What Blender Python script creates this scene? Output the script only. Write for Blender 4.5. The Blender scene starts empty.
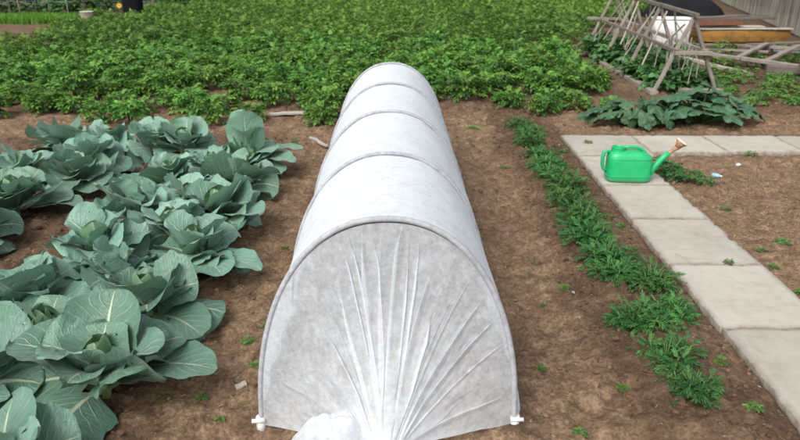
import bpy, math, random
import numpy as np
from mathutils import Vector

R = math.radians
scene = bpy.context.scene
col = scene.collection

# ------------------------------------------------------------------ camera, sky, sun, exposure
cam_d = bpy.data.cameras.new('camera')
cam = bpy.data.objects.new('camera', cam_d)
col.objects.link(cam)
cam.location = (0, 0, 1.6)
cam.rotation_euler = (R(90 - 21.8), 0, R(1.2))
cam_d.sensor_width = 36
cam_d.lens = 29.25
cam_d.clip_start = 0.05
cam_d.clip_end = 2000
cam_d.dof.use_dof = True
cam_d.dof.focus_distance = 3.0
cam_d.dof.aperture_fstop = 4.0
scene.camera = cam

SUN_EL, SUN_AZ = 48, -150          # azimuth measured from +Y towards +X: the sun stands behind the camera on the left
world = bpy.data.worlds.new('World')
scene.world = world
world.use_nodes = True
wn = world.node_tree
for n in list(wn.nodes):
    wn.nodes.remove(n)
sky = wn.nodes.new('ShaderNodeTexSky')
sky.sky_type = 'NISHITA'
sky.sun_disc = False
sky.sun_elevation = R(SUN_EL)
sky.sun_rotation = R(SUN_AZ)
sky.dust_density = 4.0
bg = wn.nodes.new('ShaderNodeBackground')
bg.inputs['Strength'].default_value = 0.11
hs = wn.nodes.new('ShaderNodeHueSaturation')
hs.inputs['Saturation'].default_value = 0.35
wn.links.new(sky.outputs[0], hs.inputs['Color'])
wout = wn.nodes.new('ShaderNodeOutputWorld')
wn.links.new(hs.outputs[0], bg.inputs[0])
wn.links.new(bg.outputs[0], wout.inputs[0])

sun_d = bpy.data.lights.new('sun', 'SUN')
sun_d.energy = 1.0
sun_d.angle = R(40)
sun_d.color = (1.0, 0.985, 0.955)
sun = bpy.data.objects.new('sun', sun_d)
col.objects.link(sun)
sd = Vector((math.sin(R(SUN_AZ)) * math.cos(R(SUN_EL)), math.cos(R(SUN_AZ)) * math.cos(R(SUN_EL)), math.sin(R(SUN_EL))))
sun.rotation_euler = sd.to_track_quat('Z', 'Y').to_euler()

scene.render.engine = 'CYCLES'
scene.cycles.transparent_max_bounces = 24
scene.view_settings.view_transform = 'Standard'
scene.view_settings.look = 'None'
scene.view_settings.gamma = 1
scene.view_settings.use_curve_mapping = False
scene.view_settings.exposure = 1.02

# ------------------------------------------------------------------ helpers
rng = np.random.default_rng(7)
random.seed(7)


def tag(o, label=None, cat=None, group=None, kind=None):
    if label: o['label'] = label
    if cat: o['category'] = cat
    if group: o['group'] = group
    if kind: o['kind'] = kind
    return o


def empty(name, loc=(0, 0, 0), rz=0):
    o = bpy.data.objects.new(name, None)
    o.empty_display_size = 0.1
    o.location = loc
    o.rotation_euler = (0, 0, rz)
    col.objects.link(o)
    return o


class MB:
    """collects arrays of vertices and faces and links them as one mesh object"""
    def __init__(self):
        self.v, self.f3, self.f4, self.uv, self.t, self.n = [], [], [], [], [], 0

    def add(self, v, f, uv=None, tint=0.5):
        v = np.asarray(v, dtype=np.float64).reshape(-1, 3)
        f = np.asarray(f, dtype=np.int64)
        if f.size:
            (self.f3 if f.shape[1] == 3 else self.f4).append(f + self.n)
        self.v.append(v)
        self.uv.append(np.zeros((len(v), 2)) if uv is None else np.asarray(uv, dtype=np.float64))
        self.t.append(np.broadcast_to(np.asarray(tint, dtype=np.float64), (len(v),)))
        self.n += len(v)

    def faces(self, f):
        f = np.asarray(f, dtype=np.int64)
        (self.f3 if f.shape[1] == 3 else self.f4).append(f)

    def arrays(self):
        v = np.concatenate(self.v); uv = np.concatenate(self.uv); t = np.concatenate(self.t)
        f3 = np.concatenate(self.f3) if self.f3 else np.zeros((0, 3), int)
        f4 = np.concatenate(self.f4) if self.f4 else np.zeros((0, 4), int)
        return v, f3, f4, uv, t

    def mesh(self, name, mat, smooth=True):
        v, f3, f4, uv, t = self.arrays()
        me = bpy.data.meshes.new(name)
        me.vertices.add(len(v))
        me.vertices.foreach_set('co', v.astype(np.float32).ravel())
        loops = np.concatenate([f3.ravel(), f4.ravel()]).astype(np.int32)
        me.loops.add(len(loops))
        me.loops.foreach_set('vertex_index', loops)
        tot = np.concatenate([np.full(len(f3), 3), np.full(len(f4), 4)]).astype(np.int32)
        st = np.concatenate([[0], np.cumsum(tot)[:-1]]).astype(np.int32)
        me.polygons.add(len(tot))
        me.polygons.foreach_set('loop_start', st)
        me.polygons.foreach_set('loop_total', tot)
        me.polygons.foreach_set('use_smooth', np.full(len(tot), smooth))
        ul = me.uv_layers.new(name='UVMap')
        ul.data.foreach_set('uv', uv[loops].astype(np.float32).ravel())
        at = me.attributes.new('tint', 'FLOAT', 'POINT')
        at.data.foreach_set('value', t.astype(np.float32))
        me.update(calc_edges=True)
        me.validate()
        if mat: me.materials.append(mat)
        return me

    def build(self, name, mat, parent=None, smooth=True):
        o = bpy.data.objects.new(name, self.mesh(name, mat, smooth))
        col.objects.link(o)
        if parent: o.parent = parent
        return o


def grid_faces(nu, nv, wrap=False):
    """faces of a grid stored row by row: nv rows of nu vertices"""
    i = np.arange(nu if wrap else nu - 1); j = np.arange(nv - 1)
    ii, jj = np.meshgrid(i, j)
    a = jj * nu + ii; b = jj * nu + (ii + 1) % nu
    return np.stack([a, b, b + nu, a + nu], -1).reshape(-1, 4)


def unit(a):
    a = np.asarray(a, float)
    return a / (np.linalg.norm(a) + 1e-12)


def tube(mb, pts, rad, n=8, tint=0.5, cap=True):
    pts = np.asarray(pts, float); m = len(pts)
    rad = np.broadcast_to(rad, (m,))
    T = np.gradient(pts, axis=0)
    up = np.array([0, 0, 1.0])
    if abs(unit(T[0])[2]) > 0.95: up = np.array([1.0, 0, 0])
    vs = []
    for i in range(m):
        t = unit(T[i]); s = unit(np.cross(t, up)); u = np.cross(s, t)
        up = u
        a = np.linspace(0, 2 * math.pi, n, endpoint=False)
        vs.append(pts[i] + rad[i] * (np.cos(a)[:, None] * s + np.sin(a)[:, None] * u))
    v = np.concatenate(vs)
    base = mb.n
    mb.add(v, grid_faces(n, m, True), tint=tint)
    if cap:
        for k, row in ((0, 0), (1, m - 1)):
            c = mb.n
            mb.add([pts[row]], np.zeros((0, 3), int), tint=tint)
            i = np.arange(n); r0 = base + row * n
            f = np.stack([r0 + (i + 1) % n, r0 + i, np.full(n, c)], -1)
            mb.faces(f if k == 0 else f[:, ::-1])


def bar(mb, p0, p1, w, h, tint=0.5, up=(0, 0, 1), wob=0.0, seg=1, taper=1.0):
    """a sawn bar between two points with slightly bevelled edges and an optional bow"""
    p0 = np.asarray(p0, float); p1 = np.asarray(p1, float)
    t = unit(p1 - p0); u0 = np.asarray(up, float)
    if abs(t @ u0) > 0.97: u0 = np.array([1.0, 0, 0])
    s = unit(np.cross(t, u0)); u = np.cross(s, t)
    b = 0.12 * min(w, h)
    prof = [(-w/2+b, -h/2), (w/2-b, -h/2), (w/2, -h/2+b), (w/2, h/2-b), (w/2-b, h/2), (-w/2+b, h/2), (-w/2, h/2-b), (-w/2, -h/2+b)]
    vs = []
    for i in range(seg + 1):
        k = i / seg
        c = p0 + (p1 - p0) * k
        if wob: c = c + s * random.uniform(-wob, wob) + u * random.uniform(-wob, wob)
        sc = 1 + (taper - 1) * k
        for x, y in prof: vs.append(c + (s * x + u * y) * sc)
    base = mb.n
    mb.add(vs, grid_faces(8, seg + 1, True), tint=tint)
    for row, flip in ((0, True), (seg, False)):
        r0 = base + row * 8
        q = np.array([[r0, r0+1, r0+2, r0+3], [r0, r0+3, r0+4, r0+7], [r0+4, r0+5, r0+6, r0+7]])
        mb.faces(q[:, ::-1] if flip else q)


def lathe(mb, prof, n=24, cx=0, cy=0, tint=0.5):
    prof = np.asarray(prof, float)
    a = np.linspace(0, 2 * math.pi, n, endpoint=False)
    v = [np.stack([cx + r * np.cos(a), cy + r * np.sin(a), np.full(n, z)], -1) for r, z in prof]
    mb.add(np.concatenate(v), grid_faces(n, len(prof), True), tint=tint)


def hash2(ix, iy, seed=0):
    h = np.sin(ix * 127.1 + iy * 311.7 + seed * 74.7) * 43758.5453
    return h - np.floor(h)


def vnoise(x, y, seed=0):
    ix, iy = np.floor(x), np.floor(y)
    fx, fy = x - ix, y - iy
    fx = fx * fx * fx * (fx * (fx * 6 - 15) + 10); fy = fy * fy * fy * (fy * (fy * 6 - 15) + 10)
    a, b = hash2(ix, iy, seed), hash2(ix + 1, iy, seed)
    c, d = hash2(ix, iy + 1, seed), hash2(ix + 1, iy + 1, seed)
    return (a + (b - a) * fx) * (1 - fy) + (c + (d - c) * fx) * fy


def fbm(x, y, seed=0, octv=4, gain=0.5):
    s, amp, tot = 0, 1, 0
    for o in range(octv):
        # each octave turned a little so that the lattice never shows
        ca, sa = math.cos(0.6 * o + 0.4), math.sin(0.6 * o + 0.4)
        s = s + amp * vnoise((x * ca - y * sa) * 2 ** o + 13.7 * o, (x * sa + y * ca) * 2 ** o + 5.1 * o, seed + o)
        tot += amp; amp *= gain
    return s / tot


def sstep(a, b, x):
    t = np.clip((x - a) / (b - a), 0, 1)
    return t * t * (3 - 2 * t)


# ------------------------------------------------------------------ materials
class NT:
    def __init__(self, name):
        self.m = bpy.data.materials.new(name); self.m.use_nodes = True
        self.t = self.m.node_tree
        for n in list(self.t.nodes): self.t.nodes.remove(n)
        self.out = self.t.nodes.new('ShaderNodeOutputMaterial')

    def n(self, typ, **kw):
        nd = self.t.nodes.new(typ)
        for k, v in kw.items(): setattr(nd, k, v)
        return nd

    def put(self, sock, val):
        if isinstance(val, bpy.types.NodeSocket): self.t.links.new(val, sock)
        elif val is not None:
            if isinstance(val, (tuple, list)) and sock.type == 'RGBA' and len(val) == 3: val = (*val, 1)
            sock.default_value = val

    def math(self, op, a, b=None, c=None, clamp=False):
        nd = self.n('ShaderNodeMath', operation=op); nd.use_clamp = clamp
        for i, x in enumerate((a, b, c)):
            if x is not None: self.put(nd.inputs[i], x)
        return nd.outputs[0]

    def noise(self, scale, detail=4, rough=0.55, vec=None, dist=0):
        nd = self.n('ShaderNodeTexNoise')
        nd.inputs['Scale'].default_value = scale; nd.inputs['Detail'].default_value = detail
        nd.inputs['Roughness'].default_value = rough; nd.inputs['Distortion'].default_value = dist
        if vec is not None: self.put(nd.inputs['Vector'], vec)
        return nd.outputs['Fac']

    def ramp(self, fac, stops):
        nd = self.n('ShaderNodeValToRGB')
        el = nd.color_ramp.elements
        while len(el) < len(stops): el.new(0.5)
        for e, (p, c) in zip(el, stops):
            e.position = p; e.color = (*c, 1) if len(c) == 3 else c
        self.put(nd.inputs[0], fac)
        return nd.outputs[0]

    def rng(self, x, a, b, c=0.0, d=1.0):
        nd = self.n('ShaderNodeMapRange')
        self.put(nd.inputs[0], x)
        for i, q in enumerate((a, b, c, d)): nd.inputs[i + 1].default_value = q
        return nd.outputs[0]

    def mix(self, fac, a, b, blend='MIX'):
        nd = self.n('ShaderNodeMix', data_type='RGBA', blend_type=blend)
        self.put(nd.inputs[0], fac); self.put(nd.inputs[6], a); self.put(nd.inputs[7], b)
        return nd.outputs[2]

    def attr(self, name='tint'):
        return self.n('ShaderNodeAttribute', attribute_name=name).outputs['Fac']

    def pos(self, sx=1, sy=1, sz=1, kind='Object'):
        tc = self.n('ShaderNodeTexCoord').outputs[kind]
        mp = self.n('ShaderNodeMapping'); mp.inputs['Scale'].default_value = (sx, sy, sz)
        self.put(mp.inputs[0], tc)
        return mp.outputs[0]

    def bump(self, h, strength=0.5, dist=0.01, normal=None):
        nd = self.n('ShaderNodeBump'); nd.inputs['Strength'].default_value = strength
        nd.inputs['Distance'].default_value = dist
        self.put(nd.inputs['Height'], h)
        if normal is not None: self.put(nd.inputs['Normal'], normal)
        return nd.outputs[0]

    def bsdf(self, color, rough=0.7, normal=None, spec=0.4, **kw):
        nd = self.n('ShaderNodeBsdfPrincipled')
        self.put(nd.inputs['Base Color'], color); self.put(nd.inputs['Roughness'], rough)
        nd.inputs['Specular IOR Level'].default_value = spec
        for k, v in kw.items(): self.put(nd.inputs[k], v)
        if normal is not None: self.put(nd.inputs['Normal'], normal)
        return nd.outputs[0]

    def mixsh(self, fac, a, b):
        nd = self.n('ShaderNodeMixShader'); self.put(nd.inputs[0], fac)
        self.t.links.new(a, nd.inputs[1]); self.t.links.new(b, nd.inputs[2])
        return nd.outputs[0]

    def done(self, sh):
        self.t.links.new(sh, self.out.inputs['Surface'])
        return self.m


def mat_soil():
    t = NT('soil')
    p = t.pos()
    n1 = t.noise(2.2, 5, 0.6, p); n2 = t.noise(14, 6, 0.65, p); n3 = t.noise(60, 3, 0.6, p); n4 = t.noise(320, 3, 0.6, p)
    dark_mix = t.math('ADD', t.math('MULTIPLY', t.attr(), 0.9), t.math('MULTIPLY', t.math('SUBTRACT', n1, 0.50), 1.8), clamp=True)
    dry = t.ramp(n2, [(0.28, (0.125, 0.080, 0.047)), (0.5, (0.242, 0.158, 0.096)), (0.72, (0.37, 0.255, 0.162))])
    dark_soil = t.ramp(n2, [(0.25, (0.048, 0.029, 0.018)), (0.55, (0.11, 0.068, 0.041)), (0.8, (0.19, 0.12, 0.074))])
    c = t.mix(dark_mix, dry, dark_soil)
    c = t.mix(t.rng(n3, 0.40, 0.60), t.mix(0.5, c, (0.04, 0.025, 0.016)), c)
    c = t.mix(t.rng(n4, 0.62, 0.75, 0, 0.5), c, (0.36, 0.25, 0.16))
    vo = t.n('ShaderNodeTexVoronoi'); vo.inputs['Scale'].default_value = 38; t.put(vo.inputs['Vector'], p)
    h = t.math('ADD', t.math('MULTIPLY', n3, 0.8), t.math('ADD', t.math('MULTIPLY', n2, 1.2), t.math('ADD', t.math('MULTIPLY', n4, 0.25), t.math('MULTIPLY', vo.outputs['Distance'], -0.35))))
    return t.done(t.bsdf(c, 0.95, t.bump(h, 0.8, 0.014), 0.15))


def mat_clod():
    t = NT('clods')
    a = t.attr(); n = t.noise(60, 4, 0.6, t.pos())
    c = t.ramp(a, [(0.0, (0.07, 0.044, 0.028)), (0.45, (0.19, 0.12, 0.073)), (0.85, (0.33, 0.22, 0.14)), (0.93, (0.38, 0.33, 0.27)), (1.0, (0.5, 0.46, 0.4))])
    return t.done(t.bsdf(t.mix(t.math('MULTIPLY', n, 0.5), c, (0.05, 0.03, 0.02)), 0.95, t.bump(n, 0.6, 0.004), 0.15))


def mat_leaf(name, dark, light, vein=None, transl=0.25, rough=0.5, spec=0.4, tcol=None, noise=9):
    """plain foliage: colour drifts with the leaf's own tint"""
    t = NT(name)
    a = t.attr(); n = t.noise(noise, 3, 0.5, t.pos())
    f = t.math('ADD', a, t.math('MULTIPLY', t.math('SUBTRACT', n, 0.5), 0.5), clamp=True)
    c = t.mix(f, dark, light)
    oi = t.n('ShaderNodeObjectInfo').outputs['Random']
    hsv = t.n('ShaderNodeHueSaturation')
    t.put(hsv.inputs['Hue'], t.rng(oi, 0, 1, 0.480, 0.51)); t.put(hsv.inputs['Value'], t.rng(oi, 0, 1, 0.82, 1.15)); t.put(hsv.inputs['Color'], c)
    c = hsv.outputs[0]
    if vein:
        uv = t.n('ShaderNodeTexCoord').outputs['UV']
        sx = t.n('ShaderNodeSeparateXYZ'); t.put(sx.inputs[0], uv)
        u = t.math('ABSOLUTE', t.math('SUBTRACT', sx.outputs[0], 0.5))
        c = t.mix(t.rng(u, 0.0, 0.06, 0.7, 0.0), c, vein)
    sh = t.bsdf(c, rough, None, spec)
    tr = t.n('ShaderNodeBsdfTranslucent')
    t.put(tr.inputs[0], tcol if tcol else t.mix(0.5, c, (0.10, 0.20, 0.02)))
    return t.done(t.mixsh(transl, sh, tr.outputs[0]))


def mat_cabbage():
    t = NT('cabbage_leaf')
    uv = t.n('ShaderNodeTexCoord').outputs['UV']
    sx = t.n('ShaderNodeSeparateXYZ'); t.put(sx.inputs[0], uv)
    U, V = sx.outputs[0], sx.outputs[1]
    p = t.pos()
    nz = t.noise(9, 3, 0.5, p)
    u = t.math('ABSOLUTE', t.math('MULTIPLY', t.math('SUBTRACT', U, 0.5), 2))
    # midrib narrowing towards the tip
    wid = t.rng(V, 0.0, 1.0, 0.12, 0.03)
    mid = t.math('SUBTRACT', 1, t.math('DIVIDE', u, wid), clamp=True)
    mid = t.rng(mid, 0.0, 0.5)
    # side veins sweeping forward, bent by noise
    s = t.math('SUBTRACT', t.math('MULTIPLY', V, 8.5), t.math('MULTIPLY', t.math('POWER', u, 0.8), 3.1))
    s = t.math('ADD', s, t.math('MULTIPLY', t.math('SUBTRACT', nz, 0.5), 1.3))
    s = t.math('ADD', s, t.math('MULTIPLY', t.math('GREATER_THAN', U, 0.5), 0.45))
    d = t.math('ABSOLUTE', t.math('SUBTRACT', t.math('FRACT', s), 0.5))
    sv = t.math('MULTIPLY', t.rng(d, 0.02, 0.12, 1, 0), t.rng(u, 0.1, 0.95, 0.62, 0.05))
    s2 = t.math('ADD', t.math('MULTIPLY', s, 2.5), t.math('MULTIPLY', u, 6))
    d2 = t.math('ABSOLUTE', t.math('SUBTRACT', t.math('FRACT', s2), 0.5))
    sv2 = t.math('MULTIPLY', t.rng(d2, 0.0, 0.12, 1, 0), 0.16)
    vein = t.math('MAXIMUM', t.math('MAXIMUM', mid, sv), sv2, clamp=True)
    a = t.attr()
    n1 = t.noise(5, 4, 0.6, p)
    base = t.mix(t.math('ADD', t.math('MULTIPLY', a, 0.75), t.math('MULTIPLY', n1, 0.35), clamp=True), (0.024, 0.098, 0.064), (0.225, 0.41, 0.30))
    base = t.mix(t.rng(t.noise(38, 3, 0.6, p), 0.4, 0.75, 0, 0.22), base, (0.24, 0.36, 0.31))
    yel = t.rng(V, 0.30, 0.02, 0, 0.6)
    base = t.mix(yel, base, (0.25, 0.34, 0.12))
    oi = t.n('ShaderNodeObjectInfo').outputs['Random']
    hsv = t.n('ShaderNodeHueSaturation')
    t.put(hsv.inputs['Hue'], t.rng(oi, 0, 1, 0.487, 0.513)); t.put(hsv.inputs['Value'], t.rng(oi, 0, 1, 0.88, 1.12)); t.put(hsv.inputs['Color'], base)
    c = t.mix(t.math('MULTIPLY', vein, 0.75), hsv.outputs[0], (0.47, 0.58, 0.38))
    # insect holes and brown specks are rare wear
    sp = t.rng(t.noise(46, 2, 0.5, p), 0.74, 0.78, 0, 0.7)
    c = t.mix(sp, c, (0.16, 0.13, 0.06))
    h = t.math('ADD', t.math('MULTIPLY', t.math('MAXIMUM', t.math('MAXIMUM', mid, sv), sv2), -0.6), t.math('MULTIPLY', t.noise(24, 4, 0.6, p), 0.7))
    nb = t.bump(h, 0.75, 0.012)
    sh = t.bsdf(c, 0.42, nb, 0.5, **{'Sheen Weight': 0.12})
    tr = t.n('ShaderNodeBsdfTranslucent'); t.put(tr.inputs[0], t.mix(0.5, c, (0.12, 0.24, 0.05)))
    hole = t.rng(t.noise(27, 2, 0.5, p), 0.735, 0.74)
    return t.done(t.mixsh(hole, t.mixsh(0.16, sh, tr.outputs[0]), t.n('ShaderNodeBsdfTransparent').outputs[0]))


def mat_fabric():
    t = NT('fleece_fabric')
    p = t.pos()
    n1 = t.noise(15, 4, 0.65, p); n2 = t.noise(52, 5, 0.75, p, 0.15); n3 = t.noise(260, 2, 0.6, p)
    dens = t.math('ADD', t.math('MULTIPLY', t.rng(n1, 0.35, 0.65), 0.15), t.math('ADD', t.math('MULTIPLY', t.rng(n2, 0.34, 0.66), 0.21), t.math('MULTIPLY', n3, 0.10)))
    dens = t.math('ADD', t.math('ADD', dens, 0.33), t.math('MULTIPLY', t.attr(), 0.36), clamp=True)
    df = t.bsdf((0.77, 0.805, 0.835), 0.85, t.bump(t.math('ADD', n2, t.math('MULTIPLY', n3, 0.5)), 0.25, 0.003), 0.1)
    tr = t.n('ShaderNodeBsdfTranslucent'); tr.inputs[0].default_value = (0.78, 0.82, 0.87, 1)
    tp = t.n('ShaderNodeBsdfTransparent')
    body = t.mixsh(0.30, df, tr.outputs[0])
    return t.done(t.mixsh(dens, tp.outputs[0], body))


def mat_simple(name, c, rough=0.6, spec=0.4, bumpy=0.0, scale=30, var=0.25, dark=None):
    t = NT(name)
    n = t.noise(scale, 4, 0.6, t.pos())
    dk = dark if dark else tuple(x * (1 - var) for x in c)
    cc = t.mix(t.rng(n, 0.3, 0.7), dk, c)
    nb = t.bump(n, bumpy, 0.003) if bumpy else None
    return t.done(t.bsdf(cc, rough, nb, spec))


def mat_wood(name, dark, mid, light, rough=0.85):
    t = NT(name)
    tc = t.n('ShaderNodeTexCoord').outputs['Object']
    n1 = t.noise(7, 5, 0.65, tc); n2 = t.noise(60, 5, 0.7, tc, 0.5)
    f = t.math('ADD', t.math('MULTIPLY', n1, 0.45), t.math('ADD', t.math('MULTIPLY', n2, 0.3), t.math('MULTIPLY', t.attr(), 0.3)))
    c = t.ramp(f, [(0.25, dark), (0.5, mid), (0.75, light)])
    return t.done(t.bsdf(c, rough, t.bump(n2, 0.6, 0.004), 0.2))


def mat_concrete():
    t = NT('concrete')
    p = t.pos(kind='Object')
    geo = t.n('ShaderNodeNewGeometry').outputs['Position']
    n1 = t.noise(2.3, 5, 0.62, geo); n2 = t.noise(16, 6, 0.7, geo); n3 = t.noise(180, 3, 0.6, geo); n4 = t.noise(5, 3, 0.6, geo, 1.2)
    oi = t.n('ShaderNodeObjectInfo').outputs['Random']
    c = t.ramp(t.math('ADD', t.math('MULTIPLY', n1, 0.5), t.math('MULTIPLY', n2, 0.5)), [(0.3, (0.32, 0.295, 0.255)), (0.5, (0.41, 0.38, 0.328)), (0.7, (0.475, 0.445, 0.388))])
    c = t.mix(t.rng(n4, 0.60, 0.74, 0, 0.35), c, (0.20, 0.16, 0.115))
    c = t.mix(t.rng(n3, 0.6, 0.72, 0, 0.35), c, (0.14, 0.12, 0.1))
    c = t.mix(1.0, c, t.ramp(oi, [(0, (0.86, 0.86, 0.86)), (1, (1.0, 1.0, 1.0))]), 'MULTIPLY')
    # soil rubbed onto the edges of each slab
    t.put(t.n('ShaderNodeSeparateXYZ').inputs[0], p)
    c = t.mix(t.math('MULTIPLY', t.attr(), t.rng(n2, 0.3, 0.6)), c, (0.13, 0.085, 0.055))
    return t.done(t.bsdf(c, 0.9, t.bump(t.math('ADD', t.math('MULTIPLY', n3, 0.5), n2), 0.35, 0.004), 0.2))


def mat_corrugated():
    t = NT('weathered_sheet')
    g = t.n('ShaderNodeTexCoord').outputs['UV']
    mp = t.n('ShaderNodeMapping'); mp.inputs['Scale'].default_value = (1.4, 0.09, 1); t.put(mp.inputs[0], g)
    n1 = t.noise(6, 4, 0.6, mp.outputs[0]); n2 = t.noise(2.1, 4, 0.6, mp.outputs[0])
    c = t.ramp(n1, [(0.34, (0.05, 0.046, 0.04)), (0.46, (0.14, 0.128, 0.108)), (0.58, (0.21, 0.195, 0.16)), (0.68, (0.32, 0.30, 0.26))])
    c = t.mix(t.rng(n2, 0.5, 0.7, 0, 0.6), c, (0.15, 0.125, 0.055))
    return t.done(t.bsdf(c, 0.9, t.bump(n1, 0.4, 0.01), 0.2))


def mat_slats():
    t = NT('rusty_ochre_paint')
    n1 = t.noise(5, 4, 0.6, t.pos(1, 1, 2)); n2 = t.noise(26, 5, 0.7, t.pos())
    c = t.mix(t.rng(n1, 0.35, 0.65), (0.36, 0.185, 0.035), (0.19, 0.105, 0.04))
    c = t.mix(t.rng(n2, 0.55, 0.7, 0, 0.8), c, (0.12, 0.055, 0.03))
    return t.done(t.bsdf(c, 0.75, t.bump(n2, 0.4, 0.004), 0.25))


M = {}
M['soil'] = mat_soil(); M['clod'] = mat_clod(); M['cabbage'] = mat_cabbage(); M['fabric'] = mat_fabric(); M['concrete'] = mat_concrete()
M['heart'] = mat_leaf('cabbage_heart', (0.075, 0.18, 0.10), (0.22, 0.35, 0.19), vein=(0.38, 0.48, 0.30), transl=0.2)
M['potato'] = mat_leaf('potato_leaf', (0.024, 0.108, 0.024), (0.18, 0.385, 0.058), transl=0.28, rough=0.55, spec=0.3, noise=2)
M['marigold'] = mat_leaf('marigold_leaf', (0.022, 0.095, 0.024), (0.085, 0.24, 0.052), transl=0.2, rough=0.5, spec=0.35)
M['squash'] = mat_leaf('squash_leaf', (0.026, 0.088, 0.042), (0.10, 0.20, 0.105), vein=(0.12, 0.205, 0.12), transl=0.2, rough=0.6, spec=0.3)
M['weed'] = mat_leaf('weed_leaf', (0.04, 0.12, 0.02), (0.13, 0.27, 0.05), transl=0.25)
M['grass'] = mat_leaf('bright_seedling_leaf', (0.05, 0.18, 0.015), (0.16, 0.40, 0.03), transl=0.3)
M['hedge'] = mat_leaf('dark_shrub_leaf', (0.015, 0.05, 0.02), (0.05, 0.12, 0.045), transl=0.2)
M['bean'] = mat_leaf('bean_leaf', (0.03, 0.10, 0.03), (0.11, 0.23, 0.065), transl=0.2)
M['stem'] = mat_simple('pale_stem', (0.22, 0.32, 0.12), 0.6)
M['greenstem'] = mat_simple('green_stem', (0.08, 0.16, 0.04), 0.6)
def mat_can():
    t = NT('green_plastic')
    tc = t.n('ShaderNodeTexCoord').outputs['Object']
    sx = t.n('ShaderNodeSeparateXYZ'); t.put(sx.inputs[0], tc)
    n = t.noise(14, 4, 0.6, tc); n2 = t.noise(45, 5, 0.7, tc)
    c = t.mix(t.rng(n, 0.3, 0.7), (0.010, 0.35, 0.12), (0.016, 0.43, 0.15))
    c = t.mix(t.math('MULTIPLY', t.rng(sx.outputs[2], 0.055, 0.0), t.rng(n2, 0.42, 0.62, 0, 0.75)), c, (0.20, 0.14, 0.09))
    c = t.mix(t.rng(n2, 0.64, 0.72, 0, 0.3), c, (0.10, 0.42, 0.22))
    return t.done(t.bsdf(c, t.rng(n2, 0.3, 0.7, 0.30, 0.48), t.bump(n, 0.05, 0.003), 0.5))


M['plastic'] = mat_can()
M['plastic_shaded'] = mat_simple('shaded_green_plastic', (0.004, 0.14, 0.05), 0.5, 0.4)  # the can's green, darkened: shade inside the filler neck put into the colour
M['rust'] = mat_simple('rusty_metal', (0.46, 0.25, 0.14), 0.7, 0.4, 0.3, 60, 0.5)
M['cream'] = mat_simple('cream_enamel', (0.78, 0.70, 0.50), 0.5, 0.4, 0.0, 40, 0.15)
M['hoop'] = mat_simple('grey_hoop_sleeve', (0.43, 0.445, 0.47), 0.9, 0.1, 0.3, 45, 0.35)
M['whiteplastic'] = mat_simple('white_plastic', (0.8, 0.8, 0.8), 0.4, 0.5)
M['timber'] = mat_wood('weathered_timber', (0.085, 0.07, 0.055), (0.205, 0.175, 0.145), (0.34, 0.305, 0.265))
M['darktimber'] = mat_wood('dark_timber', (0.05, 0.042, 0.036), (0.12, 0.10, 0.088), (0.21, 0.185, 0.165))
M['lath'] = mat_wood('pale_lath', (0.18, 0.155, 0.12), (0.33, 0.30, 0.245), (0.46, 0.43, 0.37))
M['corr'] = mat_corrugated()
M['ochre'] = mat_slats()
M['rustsheet'] = mat_simple('rusty_sheet', (0.15, 0.062, 0.035), 0.8, 0.3, 0.4, 12, 0.55)
M['whitetub'] = mat_simple('chipped_white_enamel', (0.72, 0.72, 0.70), 0.45, 0.5, 0.0, 9, 0.2)
M['black'] = mat_simple('black_plastic_sack', (0.006, 0.006, 0.007), 0.8, 0.12, 0.0, 20, 0.3)
M['tarp'] = mat_simple('dark_tarpaulin', (0.014, 0.014, 0.016), 0.95, 0.1, 0.2, 12, 0.4)
M['bucket'] = mat_simple('beige_plastic', (0.62, 0.55, 0.44), 0.5)
M['yellow'] = mat_simple('yellow_petals', (0.62, 0.44, 0.03), 0.6, 0.3)
M['wire'] = mat_simple('green_coated_wire', (0.10, 0.22, 0.17), 0.5)
M['pipe'] = mat_simple('grey_blue_pipe', (0.26, 0.29, 0.32), 0.6, 0.4, 0.2, 15, 0.3)
M['straw'] = mat_leaf('dry_straw', (0.20, 0.14, 0.075), (0.46, 0.36, 0.21), transl=0.0, rough=0.8)
M['label'] = mat_simple('faded_blue_plastic', (0.30, 0.48, 0.62), 0.4, 0.5)

# ------------------------------------------------------------------ ground
PX0, PX1, PTOP = 1.43, 1.95, 0.026
TUN_ANG = math.atan2(-0.10, 3.39)


def tun_c(y):
    return -0.085 - 0.0295 * (y - 1.95)


def on_path(x, y, m=0.0):
    a = (x > PX0 - m) & (x < PX1 + m) & (y < 6.2 + m)
    b = (x > PX0 - m) & (y > 5.60 - m) & (y < 6.2 + m) & (x < 5.6)
    return a | b


def soil_darkness(x, y):
    """1 = dark soil, as in the dug beds, 0 = pale trodden soil"""
    w = 0.12 * (fbm(x * 1.7, y * 1.7, 31) - 0.5) * 4
    d = np.full(np.shape(x), 0.10)
    d = np.maximum(d, 0.85 * sstep(0.45, 0.25, np.abs(x - 1.12 + w * 0.4)))          # flower strip
    d = np.maximum(d, 0.75 * sstep(-0.95, -1.25, x + w * 0.6) * sstep(6.4, 5.9, y))   # cabbage bed
    d = np.maximum(d, 0.62 * sstep(6.9, 7.4, y + w))                                 # field
    d = np.where((x > 1.9) & (y < 5.7), 0.10, d)
    d = np.where((x > 4.0) & (y > 9.0), 0.85, d)
    d = np.maximum(d, 0.6 * sstep(0.14, 0.0, np.abs(x - tun_c(y) - 0.50)) * (y > 1.9) * (y < 5.6))  # soil darker in a strip along the right foot of the tunnel
    d = np.maximum(d, 0.6 * sstep(0.16, 0.0, np.abs(x - tun_c(y) + 0.50)) * (y > 1.9) * (y < 5.6))  # same darker strip along the left foot
    return np.clip(d, 0, 1)


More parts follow.
